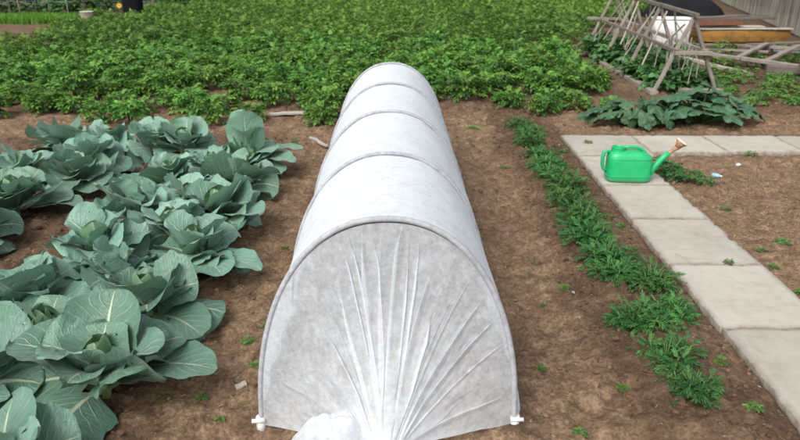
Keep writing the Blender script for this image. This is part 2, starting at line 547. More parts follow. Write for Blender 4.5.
def height(x, y):
    x = np.asarray(x, float); y = np.asarray(y, float)
    near = sstep(14, 8, np.hypot(x, y))
    h = 0.07 * (fbm(x * 1.6, y * 1.6, 3, 3) - 0.5)
    clod = fbm(x * 11, y * 11, 5, 4, 0.6)
    h = h + near * (0.075 * (clod - 0.5) + 0.030 * np.maximum(fbm(x * 24, y * 24, 9, 3) - 0.52, 0) * 2)
    m = soil_darkness(x, y)
    h = h + near * m * 0.055 * (fbm(x * 15, y * 15, 21, 3, 0.6) - 0.5)
    # the dug strips stand a little high, the trodden alleys a little low
    h = h + 0.02 * sstep(0.4, 0.2, np.abs(x - 1.08)) * (y < 6.6) - 0.02 * sstep(0.35, 0.1, np.abs(x - 0.68)) * (y < 6.6)
    h = h - 0.015 * sstep(0.25, 0.05, np.abs(x + 0.82)) * (y < 6.6)
    p = on_path(x, y, 0.012)
    h = np.where(p, -0.04, h)
    near_p = on_path(x, y, 0.14)
    h = np.where(near_p & ~p, np.clip(h * 0.5, -0.02, 0.022), h)
    return h


def gz(x, y):
    return float(height(np.array([x]), np.array([y]))[0])


def axis(f0, f1, step, far0, far1):
    mid = np.arange(f0, f1, step)
    out, s, x = [], step, mid[-1]
    while x < far1:
        s *= 1.16; x += s; out.append(x)
    lo, s, x = [], step, f0
    while x > far0:
        s *= 1.16; x -= s; lo.append(x)
    return np.concatenate([lo[::-1], mid, out])


gx = axis(-3.6, 4.2, 0.019, -900, 900)
gy = axis(1.3, 7.9, 0.019, -200, 1500)
XX, YY = np.meshgrid(gx, gy)
ZZ = height(XX, YY)
mb = MB()
mb.add(np.stack([XX, YY, ZZ], -1).reshape(-1, 3), grid_faces(len(gx), len(gy)), tint=soil_darkness(XX, YY).ravel())
tag(mb.build('ground', M['soil']), kind='structure')

# crumbs of soil and small stones
ico_v = np.array([(0, 0, 1)] + [(math.cos(a) * 0.9, math.sin(a) * 0.9, 0.45) for a in np.arange(5) * 1.2566] + [(math.cos(a + 0.63) * 0.9, math.sin(a + 0.63) * 0.9, -0.45) for a in np.arange(5) * 1.2566] + [(0, 0, -1)])
ico_f = np.array([(0, 1 + i, 1 + (i + 1) % 5) for i in range(5)] + [(1 + i, 6 + i, 1 + (i + 1) % 5) for i in range(5)] + [(1 + (i + 1) % 5, 6 + i, 6 + (i + 1) % 5) for i in range(5)] + [(6 + i, 11, 6 + (i + 1) % 5) for i in range(5)])
mb = MB()
N = 46000
cx = rng.uniform(-3.4, 4.4, N); cy = 1.4 + 6.4 * rng.uniform(0, 1, N) ** 1.25
mo = soil_darkness(cx, cy)
keep = (rng.uniform(0, 1, N) < 0.25 + 0.75 * mo) & ~on_path(cx, cy, 0.0) & ~((np.abs(cx - tun_c(cy)) < 0.5) & (cy > 1.6) & (cy < 5.6))
keep &= vnoise(cx * 3, cy * 3, 77) + 0.35 * mo > 0.38
cx, cy, mo = cx[keep], cy[keep], mo[keep]
cz = height(cx, cy)
rad = 0.0030 + 0.013 * rng.uniform(0, 1, len(cx)) ** 4.5
rad[rng.uniform(0, 1, len(cx)) < 0.006] = 0.022
for i in range(len(cx)):
    s = rad[i] * rng.uniform(0.7, 1.3, 3) * np.array([1, 1, 0.7])
    v = ico_v * rng.uniform(0.75, 1.2, (12, 1)) * s
    a = rng.uniform(0, 6.28); ca, sa = math.cos(a), math.sin(a)
    v = np.stack([v[:, 0] * ca - v[:, 1] * sa, v[:, 0] * sa + v[:, 1] * ca, v[:, 2]], -1) + (cx[i], cy[i], cz[i] + rad[i] * 0.25)
    tn = np.clip(0.55 - 0.4 * mo[i] + rng.normal(0, 0.14), 0, 0.86)
    if rng.uniform() < 0.007: tn = rng.uniform(0.92, 1.0)
    mb.add(v, ico_f, tint=tn)
tag(mb.build('soil_crumbs', M['clod'], smooth=False), 'crumbs of brown earth and small stones scattered over the bare soil', 'soil crumbs', kind='stuff')

# dry straw and chaff, mostly right of the path
mb = MB()
for i in range(2300):
    if i < 1700: x, y = rng.uniform(1.98, 4.2), rng.uniform(2.6, 5.6)
    else: x, y = rng.uniform(-1.1, 1.4), rng.uniform(1.7, 6.9)
    if abs(x - tun_c(y)) < 0.52 and y < 5.6: continue
    l, w, a = rng.uniform(0.004, 0.018) if i < 1700 else rng.uniform(0.003, 0.011), rng.uniform(0.0008, 0.002), rng.uniform(0, 3.14)
    z = gz(x, y) + 0.004
    d = np.array([math.cos(a), math.sin(a), rng.uniform(-0.15, 0.25)]) * l; s = np.array([-math.sin(a), math.cos(a), 0]) * w
    c = np.array([x, y, z])
    mb.add([c - d - s, c + d - s, c + d + s, c - d + s], [[0, 1, 2, 3]], tint=rng.uniform(0, 1))
tag(mb.build('straw_litter', M['straw']), 'dry straw and chaff littering the pale soil right of the path', 'straw', kind='stuff')

# ------------------------------------------------------------------ concrete slabs
def slab(x0, x1, y0, y1, label):
    o_x, o_y = (x0 + x1) / 2, (y0 + y1) / 2
    w, l = (x1 - x0) / 2 - 0.0005, (y1 - y0) / 2 - 0.0005
    nx, ny = max(8, int(w * 2 / 0.03)), max(8, int(l * 2 / 0.03))
    b = 0.005
    us = np.concatenate([[-w, -w + b * 0.3, -w + b], np.linspace(-w + 0.03, w - 0.03, nx), [w - b, w - b * 0.3, w]])
    vs = np.concatenate([[-l, -l + b * 0.3, -l + b], np.linspace(-l + 0.03, l - 0.03, ny), [l - b, l - b * 0.3, l]])
    U, V = np.meshgrid(us, vs)
    e = np.minimum(w - np.abs(U), l - np.abs(V))
    Z = PTOP - 0.004 * np.clip(1 - e / b, 0, 1) ** 2 + 0.0015 * (fbm((U + o_x) * 14, (V + o_y) * 14, 51) - 0.5)
    ch = fbm((U + o_x) * 22, (V + o_y) * 22, 61)
    Z = Z - np.where(e < 0.012, np.maximum(ch - 0.56, 0) * 0.08, 0)
    jit = (fbm((U + o_x) * 30, (V + o_y) * 30, 71) - 0.5) * 0.005 * (e < 0.004)
    m = MB()
    tint = np.clip(1 - e / 0.028, 0, 1) * 0.7
    top = np.stack([U + jit * np.sign(U), V + jit * np.sign(V), Z], -1)
    ni, nj = len(us), len(vs)
    m.add(top.reshape(-1, 3), grid_faces(ni, nj), tint=tint.ravel())
    ring = np.concatenate([np.arange(ni), np.arange(1, nj) * ni + ni - 1, (nj - 1) * ni + np.arange(ni - 2, -1, -1), np.arange(nj - 2, 0, -1) * ni])
    tv = top.reshape(-1, 3)[ring]
    lo = tv.copy(); lo[:, 2] = -0.03
    k = m.n; m.add(lo, np.zeros((0, 4), int), tint=1.0)
    i = np.arange(len(ring)); j = (i + 1) % len(ring)
    m.faces(np.stack([ring[i], k + i, k + j, ring[j]], -1))
    o = m.build('paving_slab', M['concrete'])
    o.location = (o_x, o_y, random.uniform(-0.0015, 0.0015))
    o.rotation_euler = (random.uniform(-0.002, 0.002), random.uniform(-0.004, 0.004), random.uniform(-0.002, 0.002))
    return tag(o, label, 'paving slab', 'concrete slabs of the garden path')


slab(1.43, 1.95, 4.70, 5.47, 'concrete slab with the green watering can standing on it')
slab(1.43, 1.95, 4.01, 4.69, 'concrete slab next in front of the one under the watering can')
slab(1.43, 1.95, 3.32, 4.00, 'concrete slab second in front of the watering can, grass tuft on its near joint')
slab(1.43, 1.95, 2.64, 3.31, 'brown stained concrete slab third in front of the watering can')
slab(1.43, 1.95, 1.95, 2.63, 'nearest wholly visible concrete slab, cut by the right edge of the photo')
slab(1.43, 1.95, 1.26, 1.94, 'concrete slab at the bottom right corner, barely inside the photo')
slab(1.43, 2.11, 5.48, 6.20, 'corner slab of the concrete path, behind the watering can')
slab(2.11, 2.79, 5.62, 6.20, 'concrete slab behind the watering can spout, in front of the squash leaves')
slab(2.79, 3.47, 5.63, 6.21, 'concrete slab of the cross path, right of the mossy joint')
slab(3.47, 4.15, 5.62, 6.20, 'concrete slab at the right end of the cross path')

# ------------------------------------------------------------------ leaves
def leaf_sheet(mb, base, az, el, L, W, droop, cup=0.1, ruffle=0.02, pet=0.22, roll=0.0, nu=13, nv=19, tint=0.5, kind='cabbage', twist=0.0):
    """one broad leaf as a curved sheet: stalk first, then blade; UV x across, y along"""
    tl = np.linspace(0, 1, nv); v = 0.35 * tl + 0.65 * np.sin(tl * math.pi / 2)
    ang = el - droop * v ** 1.4
    dl = L * np.diff(v)
    r = np.concatenate([[0], np.cumsum(np.cos((ang[1:] + ang[:-1]) / 2) * dl)])
    z = np.concatenate([[0], np.cumsum(np.sin((ang[1:] + ang[:-1]) / 2) * dl)])
    b = np.clip((v - pet) / (1 - pet), 0, 1)
    if kind == 'cabbage':
        bp = np.clip(b, 0, 1) ** 0.80
        w = np.maximum(1 - np.abs(2 * bp - 1) ** 2.5, 0) ** (1 / 2.0)
        w = np.where(v > pet, w, 0) * W / 2
        w = np.maximum(w, 0.014 * (1 - b) * W / 0.28)
    ph = rng.uniform(0, 6.28, 4)
    u = np.linspace(-1, 1, nu)
    Uu, Vv = np.meshgrid(u, v)
    ww = w[:, None] * (1 + 0.04 * np.sin(Vv * 17 + ph[0] + np.sign(Uu) * 2) * np.abs(Uu) ** 3 + 0.02 * np.sin(Vv * 41 + ph[1]) * np.abs(Uu) ** 4)
    side = Uu * ww
    nrm = cup * side ** 2 / max(W / 2, 1e-3) * 2
    bb = b[:, None]
    edge = np.abs(Uu) ** 2.2
    nrm = nrm + ruffle * edge * bb ** 0.5 * (np.sin(Vv * 13 + ph[2] + np.sign(Uu) * 1.3) + 0.6 * np.sin(Vv * 29 + ph[3] - np.sign(Uu)))
    nrm = nrm + 0.1 * ruffle * np.sin(Vv * 30 - np.abs(Uu) * 9 + ph[1]) * bb
    # the midrib is a groove
    nrm = nrm - 0.006 * np.exp(-(Uu * 5) ** 2) * bb
    side = side * (1 - 0.12 * abs(cup) * edge)
    A = ang[:, None]
    rr = r[:, None] - np.sin(A) * nrm
    zz = z[:, None] + np.cos(A) * nrm
    tw = roll + twist * Vv
    s2 = side * np.cos(tw); zz = zz + side * np.sin(tw)
    ca, sa = math.cos(az), math.sin(az)
    P = np.stack([base[0] + rr * ca - s2 * sa, base[1] + rr * sa + s2 * ca, base[2] + zz], -1)
    mb.add(P.reshape(-1, 3), grid_faces(nu, nv), uv=np.stack([Uu * 0.5 + 0.5, Vv], -1).reshape(-1, 2), tint=np.clip(tint + 0.12 * (Vv.ravel() - 0.5), 0, 1))


def cabbage(x, y, Rr, label, n=13, tall=1.0, hero=(), tone=0.45, seed=0, cat='cabbage', az0=None):
    global rng
    rng = np.random.default_rng(1000 + seed)
    root = empty('cabbage_plant', (x, y, gz(x, y) - 0.01))
    st = MB(); hs_ = 0.10 * tall
    tube(st, [(0, 0, -0.02), (0.004, 0.002, hs_ * 0.5), (0, 0, hs_ + 0.02)], [0.019, 0.017, 0.014], 8)
    st.build('stem', M['stem'], root)
    m = MB()
    a = rng.uniform(0, 6.28) if az0 is None else az0
    n += 4
    for i in range(n):
        k = i / (n - 1)                                  # 0 = outermost, 1 = innermost
        a += 2.4 + rng.normal(0, 0.22)
        L = Rr * (0.90 - 0.30 * k) * rng.uniform(0.78, 1.14)
        W = Rr * (0.83 - 0.24 * k) * rng.uniform(0.85, 1.15)
        el = R(20 + 44 * k ** 1.25) + rng.normal(0, 0.2)
        droop = (1.15 - 0.45 * k) * rng.uniform(0.45, 1.3)
        zb = hs_ * (0.35 + 0.95 * k)
        leaf_sheet(m, (0.012 * math.cos(a), 0.012 * math.sin(a), zb), a, el, L, W, droop, cup=rng.uniform(-0.32, 0.16) + 0.30 * k, ruffle=rng.uniform(0.006, 0.017), pet=0.24 - 0.10 * k, roll=rng.normal(0, 0.34), tint=np.clip(tone + rng.normal(0, 0.22) + 0.12 * k, 0.02, 1), twist=rng.normal(0, 0.25))
    for (ha, he, hl, hw, hd, hcup, ht, hz) in hero:
        leaf_sheet(m, (0.012 * math.cos(R(ha)), 0.012 * math.sin(R(ha)), hz), R(ha), R(he), hl, hw, hd, cup=hcup, ruffle=0.009, pet=0.16, tint=ht, nu=15, nv=21)
    m.build('outer_leaves', M['cabbage'], root)
    hmb = MB()
    for i in range(7):
        k = i / 6
        a += 2.4
        leaf_sheet(hmb, (0, 0, hs_), a, R(52 + 16 * k), Rr * (0.52 - 0.2 * k), Rr * (0.46 - 0.14 * k), -1.25 + 0.3 * k, cup=0.30, ruffle=0.006, pet=0.05, tint=0.25 + 0.5 * k, nu=11, nv=15)
    hmb.build('heart', M['heart'], root)
    return tag(root, label, cat, 'cabbages in the bed left of the tunnel')


D = 0
row_labels = [
    # right-hand double row, far to near: x, y, radius, leaves, tone, hero leaves, label
    (-1.38, 5.02, 0.37, 13, 0.50, [(-78, 84, 0.46, 0.30, 0.25, 0.12, 1.0, 0.1), (-20, 30, 0.44, 0.24, 0.9, 0.1, 0.55, 0.08), (-40, 14, 0.42, 0.24, 0.5, 0.05, 0.45, 0.08), (15, 35, 0.46, 0.2, 0.9, 0.1, 0.5, 0.08)], 'tallest cabbage with an upright pale leaf, far end of the row beside the tunnel'),
    (-1.93, 5.30, 0.34, 13, 0.42, [], 'cabbage left of the tall pale-leaved one at the far end'),
    (-1.30, 4.40, 0.36, 14, 0.5, [(-80, 70, 0.30, 0.17, 0.2, 0.3, 0.95, 0.08)], 'cabbage directly in front of the tallest pale-leaved cabbage'),
    (-1.76, 4.42, 0.34, 14, 0.46, [(200, 32, 0.42, 0.24, 1.1, 0.1, 0.5, 0.06)], 'ruffled cabbage second from the far end, inner line of the right-hand row'),
    (-1.27, 3.82, 0.37, 14, 0.48, [(-35, 35, 0.38, 0.28, 0.7, 0.1, 0.62, 0.08)], 'cabbage third from the far end beside the bare alley'),
    (-1.74, 3.78, 0.35, 13, 0.45, [], 'cabbage with drooping leaf beside the gap of bare soil'),
    (-1.24, 3.22, 0.36, 13, 0.45, [(-20, 24, 0.42, 0.2, 0.9, 0.1, 0.5, 0.07), (-50, 30, 0.36, 0.24, 0.9, 0.1, 0.42, 0.07)], 'cabbage in the middle of the row with two leaves reaching over the alley'),
    (-1.72, 3.20, 0.34, 12, 0.42, [], 'cabbage with curled young leaves, inner line, mid row'),
    (-1.29, 2.66, 0.36, 12, 0.42, [(-30, 22, 0.36, 0.26, 0.9, 0.08, 0.35, 0.06), (-95, 62, 0.34, 0.32, 0.5, 0.2, 0.42, 0.08)], 'second nearest cabbage beside the alley with yellow-green heart'),
    (-1.78, 2.62, 0.37, 13, 0.40, [(-88, 66, 0.33, 0.32, 0.4, 0.35, 0.5, 0.08)], 'big open cabbage with bold pale veins at the left edge of the photo'),
    (-1.24, 2.08, 0.38, 10, 0.26, [(2, 26, 0.45, 0.25, 0.85, 0.08, 0.22, 0.09), (88, 70, 0.34, 0.32, 0.55, 0.2, 0.16, 0.1), (-20, 50, 0.34, 0.26, 0.7, 0.2, 0.3, 0.1), (-84, 72, 0.26, 0.20, 0.25, 0.1, 0.98, 0.06), (182, 48, 0.36, 0.30, 0.8, 0.15, 0.18, 0.09), (35, 36, 0.34, 0.30, 0.8, 0.1, 0.2, 0.08)], 'nearest dark cabbage with one broad leaf laid over the bare soil'),
    (-1.68, 2.06, 0.35, 11, 0.3, [], 'dark cabbage in the bottom left corner of the photo'),
    (-1.32, 1.55, 0.33, 10, 0.28, [], 'cabbage at the bottom edge, mostly below the photo'),
    # younger ones squeezed between the two lines
    (-1.56, 4.80, 0.27, 10, 0.5, [], 'small cabbage squeezed in left of and just in front of the tall pale-leaved one'),
    (-1.50, 4.08, 0.27, 10, 0.62, [], 'small pale cabbage wedged between the lines behind the middle of the row'),
    (-1.47, 3.50, 0.28, 10, 0.5, [], 'small cabbage wedged between the two lines in the middle of the row'),
    (-1.50, 2.92, 0.28, 10, 0.55, [], 'small cabbage wedged between the lines behind the open veined one'),
    (-1.54, 2.34, 0.28, 9, 0.3, [], 'small dark cabbage wedged behind the nearest broad-leaved one'),
    # left-hand row
    (-3.05, 5.45, 0.37, 13, 0.36, [], 'farthest left cabbage beside the potato field, blue-green'),
    (-2.66, 5.50, 0.35, 13, 0.42, [], 'cabbage in the far line of the left-hand row, second from the left'),
    (-2.25, 5.42, 0.35, 13, 0.55, [], 'pale hearted cabbage at the right far corner of the left-hand row'),
    (-2.55, 4.98, 0.34, 12, 0.28, [(-35, 24, 0.42, 0.26, 0.8, 0.1, 0.15, 0.08)], 'dark blue-green cabbage with one long leaf pointing at the right-hand row'),
    (-2.46, 4.52, 0.36, 13, 0.42, [(-80, 60, 0.30, 0.28, 0.5, 0.3, 0.5, 0.08)], 'cabbage in the middle of the left-hand row with a yellowish heart'),
    (-2.98, 4.72, 0.35, 12, 0.45, [], 'cabbage cut by the left edge of the photo, in front of the farthest one'),
    (-2.62, 3.96, 0.36, 13, 0.42, [(10, 22, 0.42, 0.24, 0.8, 0.1, 0.4, 0.06)], 'cabbage behind the bare gap at the left edge of the photo'),
    (-2.60, 3.45, 0.33, 12, 0.38, [], 'nearest cabbage of the left-hand row, cut by the photo edge'),
]
for i, (x, y, r_, n_, tone, hero, lab) in enumerate(row_labels):
    cabbage(x + (0.05 if x > -1.5 else 0.0), y, r_ * (1.02 + 0.16 * ((i * 37) % 10) / 10), lab, n_, 1.35 if i == 0 else 1.0, hero, tone, i)
rng = np.random.default_rng(99)

# ------------------------------------------------------------------ compound leaved plants
def compound_plant(n_leaves, Lr, hgt, spread, leaflets, lw, ll, lo=False, tintc=0.5, tv=0.2, upright=0.5, narrow=False, curl=0.2):
    """stems with pinnate leaves; returns an MB. lo = two triangles a leaflet, else four"""
    m = MB()
    V, F, T = [], [], []
    nvtx = 0
    for i in range(n_leaves):
        k = (i + 0.5) / n_leaves
        az = i * 2.39996 + rng.normal(0, 0.3)
        hz = hgt * (0.15 + 0.85 * math.sqrt(k)) * rng.uniform(0.75, 1.1)
        rr = spread * (1 - 0.75 * k) * rng.uniform(0.3, 1.0)
        base = np.array([math.cos(az) * rr * 0.6, math.sin(az) * rr * 0.6, hz * 0.75])
        e = rng.uniform(0.1, 0.9) * (0.4 + upright * k)
        L = Lr * rng.uniform(0.75, 1.2)
        dr = rng.uniform(0.4, 1.1)
        H = np.array([math.cos(az), math.sin(az), 0.0])
        tl = np.clip(tintc + rng.normal(0, tv) + 0.15 * (k - 0.5), 0, 1)
        S0 = np.array([-H[1], H[0], 0])
        S0 = unit(S0 + np.array([0, 0, rng.normal(0, 0.25)]))
        npair = (leaflets - 1) // 2
        lfs = [(1.0, 0, 1.0)]
        for q in range(npair):
            s = 0.92 - 0.72 * (q + 0.3) / npair
            for sg in (-1, 1): lfs.append((s + 0.02 * sg, sg, 0.92 - 0.35 * q / npair))
        for s, sg, sz in lfs:
            ee = e - dr * s * s * 0.6
            P = base + H * (L * s * math.cos(e * 0.8)) + np.array([0, 0, L * (math.sin(e) * s - 0.35 * dr * s * s)])
            Tn = H * math.cos(ee) + np.array([0, 0, math.sin(ee)])
            S = S0
            Nn = np.cross(Tn, S)
            al = 0 if sg == 0 else sg * (0.95 + rng.normal(0, 0.15)) * (0.75 if narrow else 1)
            Dv = unit(Tn * math.cos(al) + S * math.sin(al) + Nn * rng.normal(-0.12, 0.16))
            Wv = unit(np.cross(Nn, Dv))
            l = ll * sz * rng.uniform(0.85, 1.2); w = lw * sz * rng.uniform(0.85, 1.15)
            fold = rng.uniform(0.05, curl + 0.1) * w
            tip = -curl * l * 0.5
            if lo:
                vv = [P, P + Dv * l * 0.45 - Wv * w / 2 + Nn * fold, P + Dv * l + Nn * tip, P + Dv * l * 0.45 + Wv * w / 2 + Nn * fold]
                F += [(nvtx, nvtx + 2, nvtx + 1), (nvtx, nvtx + 3, nvtx + 2)]
            else:
                vv = [P, P + Dv * l * 0.3 - Wv * w / 2 + Nn * fold, P + Dv * l * 0.72 - Wv * w * 0.36 + Nn * (fold + tip * 0.4), P + Dv * l + Nn * tip,
                      P + Dv * l * 0.72 + Wv * w * 0.36 + Nn * (fold + tip * 0.4), P + Dv * l * 0.3 + Wv * w / 2 + Nn * fold, P + Dv * l * 0.5 + Nn * tip * 0.1]
                c = nvtx + 6
                F += [(c, nvtx + j, nvtx + j + 1) for j in range(5)] + [(c, nvtx + 5, nvtx)]
            V += vv; T += [np.clip(tl + rng.normal(0, 0.06), 0, 1)] * len(vv); nvtx += len(vv)
    m.add(np.array(V), np.array(F), tint=np.array(T))
    return m


def add_stems(m, n, hgt, spread, rad=0.006):
    for i in range(n):
        a = i * 2.4 + rng.normal(0, 0.3); r_ = spread * rng.uniform(0.3, 0.7)
        tube(m, [(0.01 * math.cos(a), 0.01 * math.sin(a), -0.02), (r_ * 0.35 * math.cos(a), r_ * 0.35 * math.sin(a), hgt * 0.5), (r_ * math.cos(a), r_ * math.sin(a), hgt * 0.95)], [rad, rad * 0.8, rad * 0.5], 5, tint=0.8)


# ---- potato field
def field_ok(x, y):
    if y > 31: return False
    edge = 7.15 + 0.35 * math.sin(x * 1.3 + 1) + 0.2 * math.sin(x * 3.1)
    if x < -0.9: edge -= 0.5
    if x < -3: edge -= 0.15
    if y < edge: return False
    if -0.85 < x < 0.5 and y < 6.6: return False
    lim = 2.6 + max(0, y - 8.5) * 0.03 if y < 13 else 2.7 + (y - 13) * 0.52
    if y < 8.3: lim = 2.35
    if x > lim: return False
    # bare patch and sown strip at the upper left
    if y > 12.9 and x < -7.5 - (y - 13) * 0.34 and y < 19.5: return False
    if y > 19.0 and x < -9.0 - 0.0 * y: return False
    if y > 19.0 and x < -8.6: return False
    if math.hypot(x + 8.56, y - 17.4) < 0.65: return False
    if math.hypot(x + 7.85, y - 18.9) < 0.5 or math.hypot(x + 8.35, y - 19.2) < 0.25: return False
    if abs(x) > 0.64 * y + 1.5: return False
    return True


spots = []
yy = 6.3
while yy < 31:
    xx = -20.0 + rng.uniform(0, 0.3)
    while xx < 12.5:
        px, py = xx + rng.normal(0, 0.07), yy + rng.normal(0, 0.09)
        gap = 0.14 if py < 8.6 else 0.04
        if px < -0.9 and py < 8.2: gap = 0.26
        if field_ok(px, py) and rng.uniform() > gap: spots.append((px, py))
        xx += 0.40
    yy += 0.41 if yy < 10 else 0.50
spots.sort(key=lambda p: math.hypot(p[0], p[1]))
near, far = spots[:300], spots[300:]
variants = []
for i in range(9):
    m = compound_plant(66, 0.135, 0.30, 0.22, 7, 0.040, 0.056, tintc=0.45, tv=0.22, upright=0.8, curl=0.3)
    variants.append(m.mesh('potato_foliage', M['potato']))
stem_meshes = []
for i in range(3):
    sm = MB(); add_stems(sm, 6, 0.27, 0.16); stem_meshes.append(sm.mesh('stem', M['greenstem']))
for i, (x, y) in enumerate(near):
    root = empty('potato_plant', (x, y, gz(x, y) - 0.01), rng.uniform(0, 6.28))
    s = rng.uniform(0.78, 1.15) * (rng.uniform(0.62, 0.95) if y < 7.9 else 1.02)
    root.scale = (s, s, s * rng.uniform(0.85, 1.15))
    f = bpy.data.objects.new('foliage', variants[i % 9]); col.objects.link(f); f.parent = root
    st = bpy.data.objects.new('stem', stem_meshes[i % 3]); col.objects.link(st); st.parent = root
    if y < 7.75 and x < -0.9: lab = 'bushy potato plant on the ragged front edge of the field behind the cabbages'
    elif y < 8.1 and x < 0.5: lab = 'bushy potato plant close behind the white tunnel'
    elif y < 8.3: lab = 'bushy potato plant on the front edge of the field right of the tunnel'
    elif x < -1.2: lab = 'bushy potato plant in the dense left half of the field, behind its front edge'
    else: lab = 'bushy potato plant in the dense right half of the field, behind its front edge'
    tag(root, lab, 'potato plant', 'potato plants in the field')
lows = []
for i in range(8):
    m = compound_plant(66, 0.135, 0.31, 0.25, 5, 0.042, 0.060, lo=True, tintc=0.48, tv=0.22, upright=0.8)
    lows.append(m.arrays())
mb = MB()
for i, (x, y) in enumerate(far):
    v, f3, f4, uv, t = lows[i % 8]
    a = rng.uniform(0, 6.28); s = rng.uniform(0.8, 1.25)
    ca, sa = math.cos(a) * s, math.sin(a) * s
    P = np.stack([v[:, 0] * ca - v[:, 1] * sa + x, v[:, 0] * sa + v[:, 1] * ca + y, v[:, 2] * s + gz(x, y)], -1)
    patch = 0.5 * (float(fbm(np.array(x * 0.35), np.array(y * 0.35), 41, 3)) - 0.5)
    mb.add(P, f3, tint=np.clip(t + patch + rng.normal(0, 0.1) - 0.12 * float(sstep(-1.0, -6.0, x + 0.25 * y - 3)) + 0.06, 0, 1))
tag(mb.build('potato_field', M['potato']), 'mass of green potato plants filling the far field', 'potato field', kind='stuff')

# bright sown strip at the far left
mb = MB()
for i in range(14000):
    x, y = rng.uniform(-16.5, -9.4), rng.uniform(17.9, 19.6)
    if y < 18.0 + 0.25 * math.sin(x * 2): continue
    a = rng.uniform(0, 6.28); h = rng.uniform(0.10, 0.24); w = rng.uniform(0.006, 0.013); le = rng.uniform(0.02, 0.1)
    z = gz(x, y)
    d = np.array([math.cos(a), math.sin(a), 0]); s = np.array([-d[1], d[0], 0]) * w
    c = np.array([x, y, z])
    mb.add([c - s, c + s, c + d * le * 0.4 + s * 0.8 + (0, 0, h * 0.6), c + d * le * 0.4 - s * 0.8 + (0, 0, h * 0.6), c + d * le + (0, 0, h)], [[0, 1, 2, 3]], tint=rng.uniform(0.2, 0.9))
    mb.faces([[mb.n - 2, mb.n - 3, mb.n - 1]])
tag(mb.build('sown_greens', M['grass']), 'bright green strip of densely sown seedlings by the brown patch', 'seedlings', kind='stuff')

# ------------------------------------------------------------------ fleece tunnel
tun = empty('row_cover_tunnel', (-0.085, 1.95, 0), -TUN_ANG if False else math.atan2(0.0295, 1))
tag(tun, 'long white fleece tunnel cloche on hoops with gathered front end', 'cloche tunnel')
HW, HH = 0.455, 0.815
HY = [0.0, 0.77, 1.62, 2.50, 3.42]


def arch(t, w=HW, h=HH):
    """t from 0 (left foot) over the top to 1 (right foot)"""
    a = math.pi * (1 - np.asarray(t, float))
    c, s = np.cos(a), np.sin(a)
    e = 2 / 2.2
    return w * np.sign(c) * np.abs(c) ** e, h * np.abs(s) ** e


na = 61
tt = np.linspace(0, 1, na)
ys = []
for i in range(4):
    ys += list(np.linspace(HY[i], HY[i + 1], 17)[: 16 if i < 3 else 17])
ys = np.array(ys)
# the sheet: slightly slack between hoops, pulled down at the sides
mb = MB()
P = []
for y in ys:
    i = max(j for j in range(4) if HY[j] <= y + 1e-6) if y < HY[-1] else 3
    k = (y - HY[i]) / (HY[i + 1] - HY[i])
    sag = math.sin(math.pi * k) ** 0.8
    ax_, az_ = arch(tt, HW + 0.010, HH + 0.012)
    shrink = 1 - 0.013 * sag * (0.4 + 0.6 * np.sin(math.pi * tt) ** 0.5)
    wr = 0.005 * np.sin(tt * 9 + 3 * i + y * 4) * sag + 0.0045 * (fbm(tt * 18, np.full(na, y * 3.0), 81) - 0.5) * 2 + 0.003 * np.sin((tt * 22 + k * 7)) * sag
    flare = (0.03 * np.maximum(0, 1 - az_ / 0.16) * (0.5 + 0.5 * np.sin(y * 23)) + 0.034 * np.maximum(0, 1 - az_ / 0.62) ** 0.8 * (ax_ > 0) + 0.012 * np.maximum(0, 1 - az_ / 0.5)) * np.sign(ax_) * (sag ** 0.6)
    x = ax_ * (shrink + wr) + flare
    z = az_ * (shrink + wr) - 0.012
    P.append(np.stack([x, np.full(na, y), z], -1))
mb.add(np.concatenate(P), grid_faces(na, len(ys)), tint=1.15)
mb.build('cover', M['fabric'], tun)
# the far end: closed with the same sheet drawn to the ground
mb = MB()
P = []
for s in np.linspace(0, 1, 14):
    ax_, az_ = arch(tt, HW + 0.008, HH + 0.010)
    fold = 0.02 * np.sin(tt * 70) * s * (1 - s * 0.6)
    P.append(np.stack([ax_ * (1 - 0.93 * s), HY[-1] + 0.34 * s + fold, az_ * (1 - s) + 0.03 * s], -1))
mb.add(np.concatenate(P), grid_faces(na, 14), tint=0.6)
mb.build('rear_end_panel', M['fabric'], tun)
# hoops in their sleeves
for j, y in enumerate(HY):
    ax_, az_ = arch(np.linspace(0, 1, 60), HW + 0.009, HH + 0.008)
    pts = np.stack([ax_, np.full(60, y) + 0.004 * np.sin(np.linspace(0, 5, 60) + j), az_ - 0.03 * np.maximum(0, 1 - az_ / 0.2)], -1)
    m = MB(); tube(m, pts, 0.0085 if j else 0.0105, 8)
    hp = m.build('hoop', M['hoop'], tun)
    for sg in (-1, 1):
        m = MB()
        tube(m, [(sg * (HW + 0.013), y, -0.03), (sg * (HW + 0.013), y, 0.045)], 0.017, 10)
        tube(m, [(sg * (HW - 0.005), y - 0.012, 0.035), (sg * (HW + 0.042), y - 0.016, 0.037)], 0.008, 8)
        m.build('end_clip', M['whiteplastic'], hp)

# front end: a fan of pleats drawn together at the ground in front
KN = np.array([-0.005, -0.172, 0.05])


